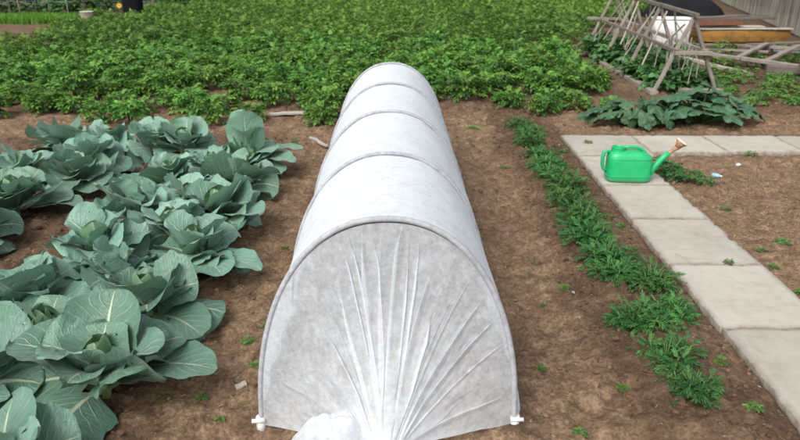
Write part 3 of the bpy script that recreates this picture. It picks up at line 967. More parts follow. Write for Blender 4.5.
def fan(nt, ns, seed, spread=0.06):
    r2 = np.random.default_rng(seed)
    t = np.linspace(0, 1, nt)
    # broad and narrow pleats: ridges of their own width, height and starting place
    ridges = []
    for c in (0.045, 0.085, 0.13, 0.165, 0.205, 0.24, 0.275, 0.31, 0.34, 0.37, 0.395, 0.425, 0.45, 0.475, 0.5, 0.525, 0.55, 0.58, 0.61, 0.645, 0.68, 0.72, 0.765, 0.81, 0.86, 0.905, 0.95):
        mid = math.exp(-((c - 0.46) / 0.15) ** 2)
        ridges.append((c + r2.normal(0, 0.007), r2.uniform(0.0025, 0.0075) + 0.0035 * mid * r2.uniform(), r2.uniform(0.35, 1.0) ** (1 - 0.5 * mid), r2.uniform(0.0, 0.5) * (1 - 0.6 * mid) - 0.08 * mid, r2.choice([-1, 1]), r2.uniform(0.12, 0.35)))
    ax_, az_ = arch(t, HW + 0.006, HH + 0.006)
    az_ = np.maximum(az_ - 0.01, 0.012)
    hoop = np.stack([ax_, np.full(nt, -0.004), az_], -1)
    th = math.pi * (1 - t)
    knot = KN + spread * np.stack([np.cos(th), -0.2 * np.sin(th), np.sin(th) * 0.7], -1)
    tang = np.gradient(hoop, axis=0); tang /= np.linalg.norm(tang, axis=1)[:, None] + 1e-9
    radial = knot - hoop
    nrm = np.cross(tang, radial); nrm /= np.linalg.norm(nrm, axis=1)[:, None] + 1e-9
    nrm *= np.sign(-nrm[:, 1:2] + 1e-9)
    rows, tn = [], []
    for s in np.linspace(0, 1, ns):
        b = hoop + radial * s
        b = b - nrm * (0.035 * np.sin(math.pi * s) * np.sin(math.pi * t) ** 0.5)[:, None]
        out = np.zeros(nt); lat = np.zeros(nt)
        for (c, w, hgt, st, sg, wd) in ridges:
            g = min(1, max(0, (s - st) / wd)) * min(1, s * 8)
            if g <= 0: continue
            ww = w * (0.75 + 0.5 * s) / (2.0 * (1.08 - s))
            wav = 0.006 * math.sin(s * 5 + c * 40) * s * (1 - s)
            x = (t - c - wav) / ww
            bell = np.exp(-x * x)
            am = hgt * g
            out += am * (1.3 * w + 0.002) * bell * (1 - 0.5 * s)
            # the ridge leans over and lies flat on its neighbour: three layers of cloth
            lat += sg * am * 3.1 * w * bell * min(1, 3.5 * (1.03 - s))
        b = b + nrm * out[:, None] + tang * lat[:, None]
        b = b + nrm * (0.012 * (fbm(t * 22, np.full(nt, s * 4), seed) - 0.5) * math.sin(math.pi * min(1, s * 1.3)))[:, None]
        b[:, 2] = np.maximum(b[:, 2], 0.008)
        rows.append(b); tn.append(np.full(nt, 0.02 + 0.9 * s ** 2.2))
    return np.concatenate(rows), np.concatenate(tn)


NTT, NS = 1900, 56
v, tn = fan(NTT, NS, 23)
mb = MB(); mb.add(v, grid_faces(NTT, NS), tint=tn)
mb.build('front_end_panel', M['fabric'], tun)
# the loose tail beyond the tie, a puffed flap turned back to the left
mb = MB()
nph, nrd = 96, 30
ph = np.linspace(0, 2 * math.pi, nph, endpoint=False)
rows = []
cen = np.array([KN[0] - 0.165, KN[1] + 0.045])
for s in np.linspace(0.01, 1, nrd):
    rim = 0.155 * (1 + 0.10 * np.sin(ph * 2 + 0.6) + 0.05 * np.sin(ph * 5 + 1)) * s
    ex = np.cos(ph) * rim * 1.15; ey = np.sin(ph) * rim * 0.62
    x = cen[0] + ex; y = cen[1] + ey
    # pleats run out from the tie
    da = np.arctan2(y - KN[1], x - KN[0] - 0.03)
    fold = 0.009 * np.sin(da * 15 + 1.8 * np.sin(da * 5)) + 0.05 * np.abs(fbm(x * 9 + 3, y * 9 + 3, 17, 3) - 0.5) * 2 + 0.02 * (fbm(x * 24, y * 24, 19) - 0.5)
    z = 0.012 + 0.135 * (1 - s ** 2.6) * (0.9 + 0.25 * np.sin(ph + 0.8) * s) + fold * (1 - s ** 6)
    rows.append(np.stack([x, y, np.maximum(z, 0.006)], -1))
mb.add(np.concatenate(rows), grid_faces(nph, nrd, True)[:, ::-1], tint=0.45)
mb.build('gathered_tail', M['fabric'], tun)
mb = MB()
rows = []
for s in np.linspace(0, 1, 16):
    r_ = 0.066 * math.sin(math.pi * (0.04 + 0.94 * s)) ** 0.7
    pl = 1 + 0.10 * np.sin(ph * 14 + s * 3)
    rows.append(np.stack([KN[0] + np.cos(ph) * r_ * pl, np.full(nph, KN[1] + 0.03 - 0.13 * s), KN[2] - 0.005 + np.sin(ph) * r_ * pl * 0.75 - 0.02 * s], -1))
v = np.concatenate(rows); v[:, 2] = np.maximum(v[:, 2], 0.004)
mb.add(v, grid_faces(nph, 16, True), tint=0.9)
mb.build('gathered_knot', M['fabric'], tun)
mb = MB()
a = np.linspace(0, 2 * math.pi, 25)
tube(mb, np.stack([KN[0] + 0.068 * np.cos(a), KN[1] - 0.045 + 0.012 * np.sin(a), np.maximum(KN[2] - 0.012 + 0.052 * np.sin(a), 0.008)], -1), 0.004, 6, cap=False)
mb.build('tie_cord', M['whiteplastic'], tun)

# ------------------------------------------------------------------ watering can
def superell(a, n):
    c, s = np.cos(a), np.sin(a)
    return np.sign(c) * np.abs(c) ** (2 / n), np.sign(s) * np.abs(s) ** (2 / n)


can = empty('watering_can', (1.645, 4.80, PTOP + 0.002), R(-3))
tag(can, 'green plastic watering can with rusty cream-faced rose, standing on the path', 'watering can')
mb = MB()
a = np.linspace(0, 2 * math.pi, 48, endpoint=False)
sx_, sy_ = superell(a, 4.2)
prof = [(0.02, 0.01, 0.002, 0), (0.145, 0.070, 0.0, 0), (0.158, 0.081, 0.006, 0), (0.163, 0.086, 0.02, 0), (0.165, 0.088, 0.06, 0), (0.165, 0.088, 0.13, 0), (0.163, 0.087, 0.17, -0.001),
        (0.155, 0.083, 0.195, -0.006), (0.140, 0.076, 0.214, -0.014), (0.118, 0.064, 0.227, -0.022), (0.085, 0.046, 0.234, -0.03), (0.01, 0.005, 0.236, -0.035)]
mb.add(np.concatenate([np.stack([px + sx_ * rx, sy_ * ry, np.full(48, z)], -1) for rx, ry, z, px in prof]), grid_faces(48, len(prof), True))
for z_ in (0.048, 0.182):                                             # pressed ribs round the body
    k_ = 0.1665 if z_ < 0.1 else 0.161
    ring = np.stack([sx_ * k_, sy_ * k_ * 0.533, np.full(48, z_)], -1)
    tube(mb, ring[list(range(48)) + [0]], 0.0032, 6, cap=False)
tube(mb, [(0.158, 0, 0.01), (0.1655, 0, 0.06), (0.1655, 0, 0.13), (0.156, 0, 0.195), (0.118, 0, 0.228)], 0.002, 5)
body = mb.build('body', M['plastic'], can)
mb = MB()
lathe(mb, [(0.052, 0.205), (0.050, 0.232), (0.048, 0.252), (0.051, 0.258), (0.051, 0.263), (0.044, 0.263), (0.042, 0.25), (0.042, 0.235)], 32, -0.092, 0)
mb.build('filler_neck', M['plastic'], can)
mb = MB(); lathe(mb, [(0.0425, 0.240), (0.02, 0.239), (0.001, 0.2385)], 24, -0.092, 0); mb.build('filler_opening', M['plastic_shaded'], can)
mb = MB()
tube(mb, [(-0.155, 0, 0.215), (-0.178, 0, 0.226), (-0.196, 0, 0.212), (-0.200, 0, 0.17), (-0.197, 0, 0.12), (-0.185, 0, 0.085), (-0.160, 0, 0.072)], [0.014, 0.014, 0.0145, 0.014, 0.0135, 0.013, 0.013], 10)
mb.build('back_handle', M['plastic'], can)
mb = MB()
tube(mb, [(-0.052, 0, 0.236), (-0.042, 0, 0.258), (-0.01, 0, 0.263), (0.05, 0, 0.258), (0.085, 0, 0.246), (0.105, 0, 0.222), (0.112, 0, 0.20)], [0.013, 0.013, 0.0125, 0.0125, 0.0125, 0.013, 0.014], 10)
mb.build('top_handle', M['plastic'], can)
mb = MB()
tube(mb, [(0.145, 0, 0.045), (0.165, 0, 0.065), (0.20, 0, 0.12), (0.245, 0, 0.178), (0.285, 0, 0.224)], [0.034, 0.031, 0.024, 0.0215, 0.020], 14)
sp = mb.build('spout', M['plastic'], can)
mb = MB()
d = unit([0.072, 0, 0.055])
p0 = np.array([0.275, 0, 0.213])
tube(mb, [p0, p0 + d * 0.03, p0 + d * 0.06, p0 + d * 0.085], [0.014, 0.0135, 0.016, 0.021], 12)
dr_ = unit([0.55, -0.05, 0.83])
q0 = p0 + d * 0.078
tube(mb, [q0, q0 + dr_ * 0.03, q0 + dr_ * 0.055], [0.018, 0.030, 0.046], 20)
rose = mb.build('rose', M['rust'], can)
mb = MB()
c0 = q0 + dr_ * 0.0555
tube(mb, [c0 - dr_ * 0.002, c0 + dr_ * 0.004, c0 + dr_ * 0.008, c0 + dr_ * 0.0095], [0.0475, 0.0475, 0.036, 0.012], 24)
mb.build('rose_face', M['cream'], rose)

# ------------------------------------------------------------------ row of feathery seedlings right of the tunnel
mari_meshes = []
for i in range(7):
    m = MB()
    for q in range(7):
        v, f3, f4, uv, t = compound_plant(30, 0.052, 0.085, 0.050, 13, 0.0060, 0.0165, tintc=0.42 + rng.normal(0, 0.12), tv=0.22, upright=1.1, narrow=True, curl=0.35).arrays()
        a = rng.uniform(0, 6.28); r_ = 0.105 * math.sqrt((q + 0.3) / 7); sc = rng.uniform(0.8, 1.3)
        bx, by = r_ * math.cos(q * 2.4 + i), r_ * math.sin(q * 2.4 + i)
        v = v * sc + (bx, by, 0.0)
        m.add(v, f3, tint=t)
        tube(m, [(bx * 0.4, by * 0.4, -0.01), (bx * 0.8, by * 0.8, 0.04), (bx, by, 0.09)], 0.003, 5, tint=0.7)
    mari_meshes.append(m.mesh('foliage', M['marigold']))
sm = MB(); add_stems(sm, 5, 0.12, 0.09, 0.004)
ms_ = sm.mesh('stem', M['greenstem'])
mari = [(1.07, 6.42, 1.0), (1.10, 6.10, 1.05), (1.08, 5.78, 1.1), (1.10, 5.45, 1.05), (1.09, 5.12, 1.15), (1.08, 4.80, 1.1), (1.11, 4.50, 1.15), (1.07, 4.20, 1.15), (1.10, 3.92, 1.2), (1.08, 3.64, 1.25), (1.09, 3.36, 1.2), (1.08, 3.12, 1.05), (1.25, 3.06, 1.05)]
labs = ['farthest feathery seedling clump at the head of the strip'] + ['feathery dark green clump, number %s from the far end of the unbroken strip' % w for w in ('two', 'three', 'four', 'five', 'six', 'seven', 'eight', 'nine', 'ten')] + ['last big clump before the strip of feathery plants thins out', 'clump at the near end of the unbroken strip, touching the alley side', 'clump at the near end of the unbroken strip, on the path side']
mari += [(1.04, 2.66, 1.0), (1.24, 2.74, 0.92), (1.07, 2.34, 1.05), (1.10, 2.14, 0.85)]
labs += ['larger feathery clump of the separate pair after the gap', 'smaller feathery clump of the separate pair after the gap, nearer the path', 'feathery clump just behind the nearest one', 'nearest and smallest feathery clump at the bottom of the photo']
for i, ((x, y, s), lab) in enumerate(zip(mari, labs)):
    root = empty('marigold_plant', (x, y, gz(x, y) - 0.005), rng.uniform(0, 6.28))
    s *= rng.uniform(0.90, 1.06)
    root.scale = (s, s, s * rng.uniform(0.8, 1.15))
    f = bpy.data.objects.new('foliage', mari_meshes[i % 7]); col.objects.link(f); f.parent = root
    st = bpy.data.objects.new('stem', ms_); col.objects.link(st); st.parent = root
    tag(root, lab, 'seedling', 'feathery flower seedlings in the strip beside the path')

# ------------------------------------------------------------------ squash plants behind the cross path
def squash_leaf(mb, base, az, pitch, Rl, tint):
    """palmate leaf with five lobes, funnel shaped round its stalk"""
    n, rings = 40, 6
    th = np.linspace(-math.pi, math.pi, n, endpoint=False)
    lob = 0.74 + 0.26 * np.abs(np.cos(2.5 * th)) ** 0.8 + 0.05 * np.cos(17 * th)
    lob *= 1 - 0.55 * np.exp(-((np.abs(th) - math.pi) / 0.3) ** 2)
    V, UV = [base.copy()], [(0.5, 0)]
    T = np.array([math.cos(az) * math.cos(pitch), math.sin(az) * math.cos(pitch), math.sin(pitch)])
    S = np.array([-math.sin(az), math.cos(az), 0]); Nn = np.cross(T, S)
    ph = rng.uniform(0, 6.28)
    for r_ in range(1, rings + 1):
        q = r_ / rings
        rr = Rl * q * (1 - (1 - lob) * q ** 1.5)
        zz = Rl * (0.20 * q - 0.28 * q ** 2 + 0.07 * q ** 2 * np.sin(5 * th + ph) + 0.035 * q ** 2 * np.sin(11 * th + 2 * ph)) - 0.04 * Rl * q * np.abs(np.cos(2.5 * th)) ** 6
        V.append(base + T * (rr * np.cos(th))[:, None] + S * (rr * np.sin(th))[:, None] + Nn * zz[:, None])
        u = 0.5 + 0.42 * (1 - np.abs(np.cos(2.5 * th))) * min(1, q * 1.5)
        UV.append(np.stack([u, np.full(n, q)], -1))
    v = np.concatenate([V[0][None, :]] + V[1:]); uv = np.concatenate([np.array([UV[0]])] + UV[1:])
    i = np.arange(n); j = (i + 1) % n
    b0 = mb.n
    mb.add(v, np.stack([np.zeros(n, int), 1 + i, 1 + j], -1), uv=uv, tint=tint)
    for r_ in range(rings - 1):
        a0 = b0 + 1 + r_ * n
        mb.faces(np.stack([a0 + i, a0 + n + i, a0 + n + j, a0 + j], -1))


def squash(x, y, n, sx_, sy_, label, hmax=0.36, size=0.15):
    root = empty('squash_plant', (x, y, gz(x, y)))
    lf, st = MB(), MB()
    for i in range(n):
        a = i * 2.4 + rng.normal(0, 0.2); q = math.sqrt((i + 0.6) / n)
        ex, ey = math.cos(a) * q * sx_, math.sin(a) * q * sy_
        hz = hmax * (1.0 - 0.62 * q ** 1.5) * rng.uniform(0.75, 1.1)
        Rl = size * rng.uniform(0.75, 1.15)
        b = np.array([ex, ey, hz])
        tube(st, [(ex * 0.15, ey * 0.15, 0), (ex * 0.5, ey * 0.5, hz * 0.6), b], [0.012, 0.010, 0.007], 6)
        front = -0.35 if ey < 0 else 0.0
        squash_leaf(lf, b, math.atan2(ey, ex) + rng.normal(0, 0.4), -0.25 + rng.normal(0, 0.38) - 0.35 * q, Rl, np.clip(0.5 + rng.normal(0, 0.22), 0, 1))
    lf.build('leaves', M['squash'], root); st.build('stalks', M['greenstem'], root)
    return tag(root, label, 'squash plant', 'squash plants behind the cross path')


squash(2.33, 6.74, 36, 0.52, 0.30, 'broad-leaved squash plant behind the watering can, left of its twin', 0.30, 0.112)
squash(3.0, 6.80, 48, 0.58, 0.36, 'broad-leaved squash plant right of its twin, at the foot of the trellis', 0.36, 0.122)

# ------------------------------------------------------------------ timber trellis frame
tr = empty('trellis_frame', (0, 0, 0))
tag(tr, 'old grey wooden A-frame trellis hung with pale laths over climbing plants', 'trellis')
YN, YF = 8.38, 12.5


def side_pt(s, y, k):
    """point on a sloping side: k = 0 foot, 1 ridge; s = -1 left, 1 right"""
    q = (y - YN) / (YF - YN)
    foot = (3.06 + 0.11 * q) if s < 0 else (3.85 + 0.15 * q)
    top = 3.43 + 0.18 * q
    return np.array([foot + (top - foot) * k, y, 0.03 + (0.92 + 0.08 * q) * k])


def part_bar(name, p0, p1, w, h, mat='timber', wob=0.006, seg=6):
    m = MB(); bar(m, p0, p1, w, h, tint=rng.uniform(0.1, 0.9), wob=wob, seg=seg)
    return m.build(name, M[mat], tr, smooth=False)


for s in (-1, 1):
    part_bar('sill', side_pt(s, YN - 0.05, 0), side_pt(s, 10.6, 0), 0.10, 0.06)
    part_bar('sill', side_pt(s, 10.5, 0) + (-0.05, 0, 0.01), side_pt(s, YF + 0.05, 0), 0.09, 0.05)
    part_bar('rail', side_pt(s, YN - 0.08, 0.56), side_pt(s, YF + 0.1, 0.56), 0.045, 0.05)
    for y in (YN, 9.75, 11.1, YF):
        part_bar('post', side_pt(s, y, 0.02), side_pt(s, y, 1.0), 0.047, 0.042)
part_bar('ridge', side_pt(1, YN - 0.1, 1.0) + (0, 0, 0.03), side_pt(1, YF + 0.15, 1.0) + (0, 0, 0.03), 0.045, 0.05, seg=10)
part_bar('crossbar', side_pt(-1, YN - 0.03, 0.54) + (-0.03, -0.03, 0), side_pt(1, YN - 0.03, 0.54) + (0.06, -0.03, 0.0), 0.06, 0.05)
part_bar('crossbar', side_pt(-1, YF, 0.56) + (-0.25, 0, 0.02), side_pt(1, YF, 0.56), 0.05, 0.05)
part_bar('crossbar', side_pt(-1, YN - 0.06, 0.0) + (0.3, -0.03, 0.04), side_pt(1, YN, 0.0) + (0.05, -0.03, 0.03), 0.10, 0.05)
for (y, k0, y1, k1, s) in [(10.1, 0.25, 9.9, 1.0, -1), (11.6, 0.3, 11.3, 0.98, -1), (9.2, 0.1, 9.35, 0.98, -1), (8.9, 0.56, 8.5, 0.9, -1), (10.9, 0.4, 10.3, 1, 1), (9.6, 0.3, 9.2, 1, 1), (11.9, 0.2, 12.1, 0.95, 1), (12.2, 0.3, 11.6, 0.99, -1), (10.6, 0.35, 10.8, 1.0, -1)]:
    part_bar('lath', side_pt(s, y, k0) + (0.01 * s, 0, 0), side_pt(s, y1, k1) + (0.02 * s, 0, 0), 0.022, 0.014, 'lath', 0.004, 4)
for i in range(7):
    y0 = rng.uniform(8.4, 12.3); s_ = rng.choice([-1, 1])
    part_bar('lath', side_pt(s_, y0, rng.uniform(0.05, 0.5)) + (rng.normal(0, 0.03), 0, 0), side_pt(rng.choice([-1, 1]), np.clip(y0 + rng.normal(0, 0.35), 8.4, 12.4), rng.uniform(0.8, 1.0)), rng.uniform(0.014, 0.024), 0.012, 'lath' if i % 3 else 'timber', 0.006, 4)
for i in range(26):
    if i < 14: x, y, z0 = rng.uniform(3.25, 3.62), YN - 0.04 + rng.uniform(-0.02, 0.4), rng.uniform(0.5, 0.78)
    else: x, y, z0 = rng.uniform(3.15, 3.6), rng.uniform(9.0, 12), rng.uniform(0.5, 0.6)
    l = rng.uniform(0.22, 0.42); m = MB()
    bar(m, (x, y, z0), (x + rng.uniform(-0.09, 0.05), y + rng.uniform(-0.04, 0.04), z0 - l), 0.014, 0.005, tint=rng.uniform(0.5, 1), wob=0.008, seg=5)
    m.build('tie_strip', M['lath'], tr, smooth=False)

climbs = []
for i in range(3):
    m = compound_plant(46, 0.16, 0.36, 0.24, 5, 0.095, 0.11, tintc=0.42, tv=0.2, curl=0.15)
    climbs.append(m.mesh('foliage', M['bean']))
k = 0
for y in np.arange(8.75, 12.7, 0.44):
    for x in (3.32, 3.68):
        root = empty('climbing_bean_plant', (x + rng.normal(0, 0.05), y + rng.normal(0, 0.06), gz(x, y)), rng.uniform(0, 6.28))
        s = rng.uniform(0.85, 1.2); root.scale = (s, s, s)
        f = bpy.data.objects.new('foliage', climbs[k % 3]); col.objects.link(f); f.parent = root
        st = bpy.data.objects.new('stem', stem_meshes[k % 3]); col.objects.link(st); st.parent = root
        tag(root, 'leafy green plant growing inside the wooden trellis', 'bean plant', 'plants under the trellis'); k += 1

# ------------------------------------------------------------------ clutter behind the trellis
tub = empty('enamel_tub', (5.02, 13.3, 0.0), R(-6))
tag(tub, 'chipped white enamel tub standing behind the trellis', 'tub')
mb = MB()
a = np.linspace(0, 2 * math.pi, 40, endpoint=False); sx_, sy_ = superell(a, 5)
prof = [(0.02, 0.02, 0.05), (0.30, 0.20, 0.05), (0.33, 0.23, 0.10), (0.345, 0.245, 0.35), (0.352, 0.252, 0.545), (0.335, 0.235, 0.545), (0.325, 0.225, 0.35), (0.30, 0.2, 0.12), (0.02, 0.02, 0.1)]
mb.add(np.concatenate([np.stack([sx_ * rx, sy_ * ry, np.full(40, z)], -1) for rx, ry, z in prof]), grid_faces(40, len(prof), True))
mb.build('basin', M['whitetub'], tub)
mb = MB()
tube(mb, np.stack([sx_ * 0.356, sy_ * 0.256, np.full(40, 0.548)], -1)[list(range(40)) + [0]], 0.014, 8, cap=False); mb.build('rim', M['whitetub'], tub)
for q in ((-0.26, -0.17), (0.26, -0.17), (-0.26, 0.17), (0.26, 0.17)):
    mb = MB(); tube(mb, [(q[0], q[1], 0.0), (q[0], q[1], 0.07)], [0.02, 0.028], 8); mb.build('foot', M['whitetub'], tub)

# ochre wooden trough with worn boards and a rusty sheet stacked on it
trough = empty('wooden_trough', (6.50, 13.65, 0.0), R(2))
tag(trough, 'weathered ochre painted wooden trough lying by the fence', 'trough')
mb = MB()
nn = 25
for side in (-1,):
    pass
L2, Wd = 0.92, 0.30
rows = []
us = np.linspace(-1, 1, nn)
for zz, inset in ((0.07, 0.05), (0.10, 0.02), (0.20, 0.0), (0.30, 0.0), (0.315, 0.012)):
    bow = 0.0
    rows.append(np.stack([us * (L2 - inset * 1.8), -Wd + inset + 0.05 * us ** 4, np.full(nn, zz) + 0.035 * us ** 2 * (zz < 0.09)], -1))
for zz, inset in ((0.315, 0.012), (0.30, 0.0), (0.20, 0.0), (0.10, 0.02), (0.07, 0.05)):
    rows.append(np.stack([us * (L2 - inset * 1.8), Wd - inset - 0.05 * us ** 4, np.full(nn, zz) + 0.035 * us ** 2 * (zz < 0.09)], -1))
mb.add(np.concatenate(rows), grid_faces(nn, len(rows)))
rr = [r_[[0]] for r_ in rows]; idx = mb.n
for col_i, flip in ((0, False), (nn - 1, True)):
    pts_i = np.array([k * nn + col_i for k in range(len(rows))])
    h = len(rows)
    q = np.array([[pts_i[j], pts_i[j + 1], pts_i[h - 2 - j], pts_i[h - 1 - j]] for j in range(h // 2 - 1)])
    mb.faces(q if flip else q[:, ::-1])
b_ = np.array([j for j in range(nn - 1)])
last = (len(rows) - 1) * nn
mb.faces(np.stack([b_, last + b_, last + b_ + 1, b_ + 1], -1))
mb.build('hull', M['ochre'], trough, smooth=False)
for q in (-0.6, 0.55):
    mb = MB(); bar(mb, (q, -0.34, 0.035), (q, 0.34, 0.035), 0.12, 0.07, tint=0.2); mb.build('bearer', M['darktimber'], trough, smooth=False)
for (x0, x1, y0, z, w, lab) in [(-0.86, 0.98, -0.2, 0.340, 0.2, 'long worn board lying along the front of the ochre trough'), (-0.80, 0.52, 0.02, 0.366, 0.22, 'shorter worn board stacked at the back of the ochre trough')]:
    mb = MB(); bar(mb, (x0, 0, 0), (x1, 0.03, 0.004), w, 0.022, tint=0.75, wob=0.004, seg=8)
    o = mb.build('board', M['lath'], None, smooth=False); o.location = (6.45, 13.62 + y0, z); tag(o, lab, 'board')
mb = MB()
nu_, nv_ = 40, 14
U, V = np.meshgrid(np.linspace(-0.48, 0.48, nu_), np.linspace(-0.26, 0.26, nv_))
Z = 0.03 + 0.09 * np.sin(math.pi * (V + 0.26) / 0.52) ** 0.6 + 0.012 * (fbm(U * 8 + 5, V * 8, 3) - 0.5)
P = np.stack([U, V, Z], -1).reshape(-1, 3); Q = P - (0, 0, 0.006)
mb.add(P, grid_faces(nu_, nv_)); mb.add(Q, grid_faces(nu_, nv_)[:, ::-1])
o = mb.build('rusty_metal_sheet', M['rustsheet'], None); o.location = (5.98, 13.66, 0.38); o.rotation_euler = (0, R(-1), R(3)); tag(o, 'bent rusty brown metal sheet on top of the boards', 'metal sheet')

# lying timber frame, like a broken ladder, and loose beams
ladder = empty('wooden_ladder', (0, 0, 0))
tag(ladder, 'broken wooden ladder-like frame lying among weeds right of the trellis', 'ladder')
for p0, p1, w, h in [((4.75, 11.3, 0.16), (6.25, 9.25, 0.10), 0.09, 0.06), ((6.05, 12.3, 0.16), (7.6, 11.1, 0.14), 0.08, 0.06)]:
    m = MB(); bar(m, p0, p1, w, h, tint=0.6, wob=0.006, seg=6); m.build('rail', M['timber'], ladder, smooth=False)
for p0, p1 in [((5.10, 10.6, 0.16), (6.3, 12.05, 0.22)), ((5.45, 10.35, 0.16), (6.7, 11.75, 0.22)), ((5.85, 9.8, 0.15), (7.1, 11.4, 0.2))]:
    m = MB(); bar(m, p0, p1, 0.09, 0.045, tint=rng.uniform(0.2, 0.8), wob=0.006, seg=5); m.build('rung', M['timber'], ladder, smooth=False)


def loose(name, p0, p1, w, h, mat, lab, cat, tint=0.5):
    m = MB(); c = (np.array(p0) + np.array(p1)) / 2
    bar(m, np.array(p0) - c, np.array(p1) - c, w, h, tint=tint, wob=0.006, seg=6)
    o = m.build(name, M[mat], None, smooth=False); o.location = c
    return tag(o, lab, cat)


loose('timber_beam', (5.25, 9.95, 0.10), (6.9, 9.45, 0.08), 0.14, 0.11, 'darktimber', 'thick dark beam lying level at the right edge, above the weeds', 'beam')
loose('timber_beam', (5.55, 9.55, 0.18), (6.75, 10.7, 0.36), 0.12, 0.06, 'darktimber', 'dark plank slanting up over the thick beam at the right edge', 'plank', 0.3)
loose('timber_beam', (4.25, 10.9, 0.15), (4.85, 9.55, 0.07), 0.08, 0.05, 'lath', 'pale beam sloping down right of the trellis end', 'beam', 0.5)
loose('timber_beam', (4.4, 11.6, 0.12), (6.4, 12.1, 0.1), 0.12, 0.05, 'darktimber', 'dark board lying below the ochre trough', 'board', 0.4)
for dy, lab in ((0.0, 'nearer of two grey-blue pipes lying right of the ochre trough'), (0.32, 'farther of two grey-blue pipes lying right of the ochre trough')):
    m = MB(); tube(m, [(-0.9, 0.35, 0), (0, 0, 0.01), (0.9, -0.35, 0)], 0.024, 10)
    o = m.build('pipe', M['pipe']); o.location = (7.2, 11.95 + dy, 0.06); tag(o, lab, 'pipe')

for k, (p0, p1, w, mt, lab) in enumerate([((5.2, 12.9, 0.10), (7.3, 12.75, 0.10), 0.16, 'timber', 'grey board lying on the ground along the front of the ochre trough'),
        ((5.9, 11.9, 0.22), (7.3, 12.5, 0.20), 0.11, 'timber', 'grey slat lying crosswise between ladder and trough'),
        ((6.3, 11.2, 0.20), (7.4, 11.9, 0.28), 0.10, 'darktimber', 'dark slat tilted over the far ladder rail'),
        ((5.0, 12.2, 0.10), (6.0, 11.4, 0.16), 0.10, 'timber', 'short grey slat left of the ladder rungs'),
        ((5.5, 14.3, 0.45), (7.0, 14.5, 0.52), 0.22, 'darktimber', 'dark board leaning behind the rusty metal sheet'),
        ((6.4, 13.2, 0.02), (7.6, 13.0, 0.03), 0.12, 'darktimber', 'dark plank on the ground under the right end of the trough')]):
    loose('wooden_board', p0, p1, w, 0.03, mt, lab, 'board', 0.2 + 0.1 * k)

# corrugated fence running away on the right
fence = empty('corrugated_fence', (8.02, 13.6, 0.0))
tag(fence, 'weathered grey corrugated sheet fence along the right boundary', 'fence')
fd = unit([4.75, 15.55, 0]); fn = np.array([fd[1], -fd[0], 0])
for k in range(-2, 17):
    m = MB(); n = 57
    s = np.linspace(0, 1.13, n)
    off = 0.028 * np.sin(s / 0.14 * 2 * math.pi) + (0.006 if k % 2 else 0)
    zs = np.linspace(0.05 + 0.02 * rng.uniform(), 1.95 + rng.uniform(-0.04, 0.04), 6)
    P, UV = [], []
    for z in zs:
        P.append(fd * (k * 1.08) + s[:, None] * fd + fn * off[:, None] + np.array([0, 0, z])); UV.append(np.stack([k * 1.1 + s, np.full(n, z)], -1))
    P = np.concatenate(P)
    m.add(P, grid_faces(n, 6), uv=np.concatenate(UV)); m.add(P + fn * 0.007, grid_faces(n, 6)[:, ::-1], uv=np.concatenate(UV))
    for row in (0, 5):
        i = np.arange(n - 1) + row * n; q = np.stack([i, i + 1, i + 1 + 6 * n, i + 6 * n], -1)
        m.faces(q)
    m.build('sheet', M['corr'], fence)
for k in range(-1, 9):
    m = MB(); c = fd * (k * 2.16) + fn * 0.09
    bar(m, c + (0, 0, -0.1), c + (0, 0, 1.9), 0.08, 0.08); m.build('post', M['darktimber'], fence, smooth=False)

# dark tarpaulin heap and flat roofing board in front of the fence
def heap(name, x, y, rx, ry, h, mat, lab, cat, seed, rz=0.0):
    m = MB(); n, k = 64, 22
    a = np.linspace(0, 2 * math.pi, n, endpoint=False)
    rows = []
    for i in range(k):
        q = i / (k - 1)
        r_ = q ** 0.7
        ca, sa = superell(a, 2.8)
        wob = 1 + 0.22 * (fbm(np.cos(a) * 2 + 7, np.sin(a) * 2 + 7, seed) - 0.5)
        X, Y = ca * rx * r_ * wob, sa * ry * r_ * wob
        Z = h * (1 - q ** 3.2) * (0.8 + 0.5 * (fbm(X * 1.8 + 9, Y * 1.8 + 9, seed, 4) - 0.3)) + 0.05 * fbm(X * 6, Y * 6, seed + 3) * (1 - q)
        rows.append(np.stack([X, Y, Z], -1))
    m.add(np.concatenate(rows), grid_faces(n, k, True)[:, ::-1])
    o = m.build(name, M[mat]); o.location = (x, y, -0.02); o.rotation_euler = (0, 0, rz)
    return tag(o, lab, cat)


heap('tarpaulin_heap', 8.5, 21.8, 1.25, 2.6, 0.5, 'tarp', 'heap under black tarpaulin in the shade beside the fence', 'tarpaulin', 4, R(-17))
heap('tarpaulin_heap', 9.9, 28.6, 2.0, 3.2, 0.4, 'tarp', 'farther black tarpaulin heap at the top edge beside the fence', 'tarpaulin', 8, R(-17))
loose('roofing_board', (6.75, 16.4, 0.30), (8.35, 16.1, 0.36), 0.9, 0.03, 'darktimber', 'dark grey roofing board lying flat behind the rusty sheet', 'board', 0.35)

# ------------------------------------------------------------------ weeds
weed_meshes = []
for i in range(5):
    m = compound_plant(26, 0.07, 0.10, 0.10, 5, 0.026, 0.036, tintc=0.5, tv=0.25, curl=0.2)
    add_stems(m, 9, 0.085, 0.09, 0.003)
    weed_meshes.append(m.mesh('weed', M['weed']))


def weed(x, y, s, lab, i=0, group=None, z=None, cat='weed', sz=1.0):
    o = bpy.data.objects.new('weed', weed_meshes[i % 5]); col.objects.link(o)
    o.location = (x, y, (gz(x, y) if z is None else z) - 0.005); o.rotation_euler = (0, 0, rng.uniform(0, 6.28)); o.scale = (s, s, s * sz)
    return tag(o, lab, cat, group)


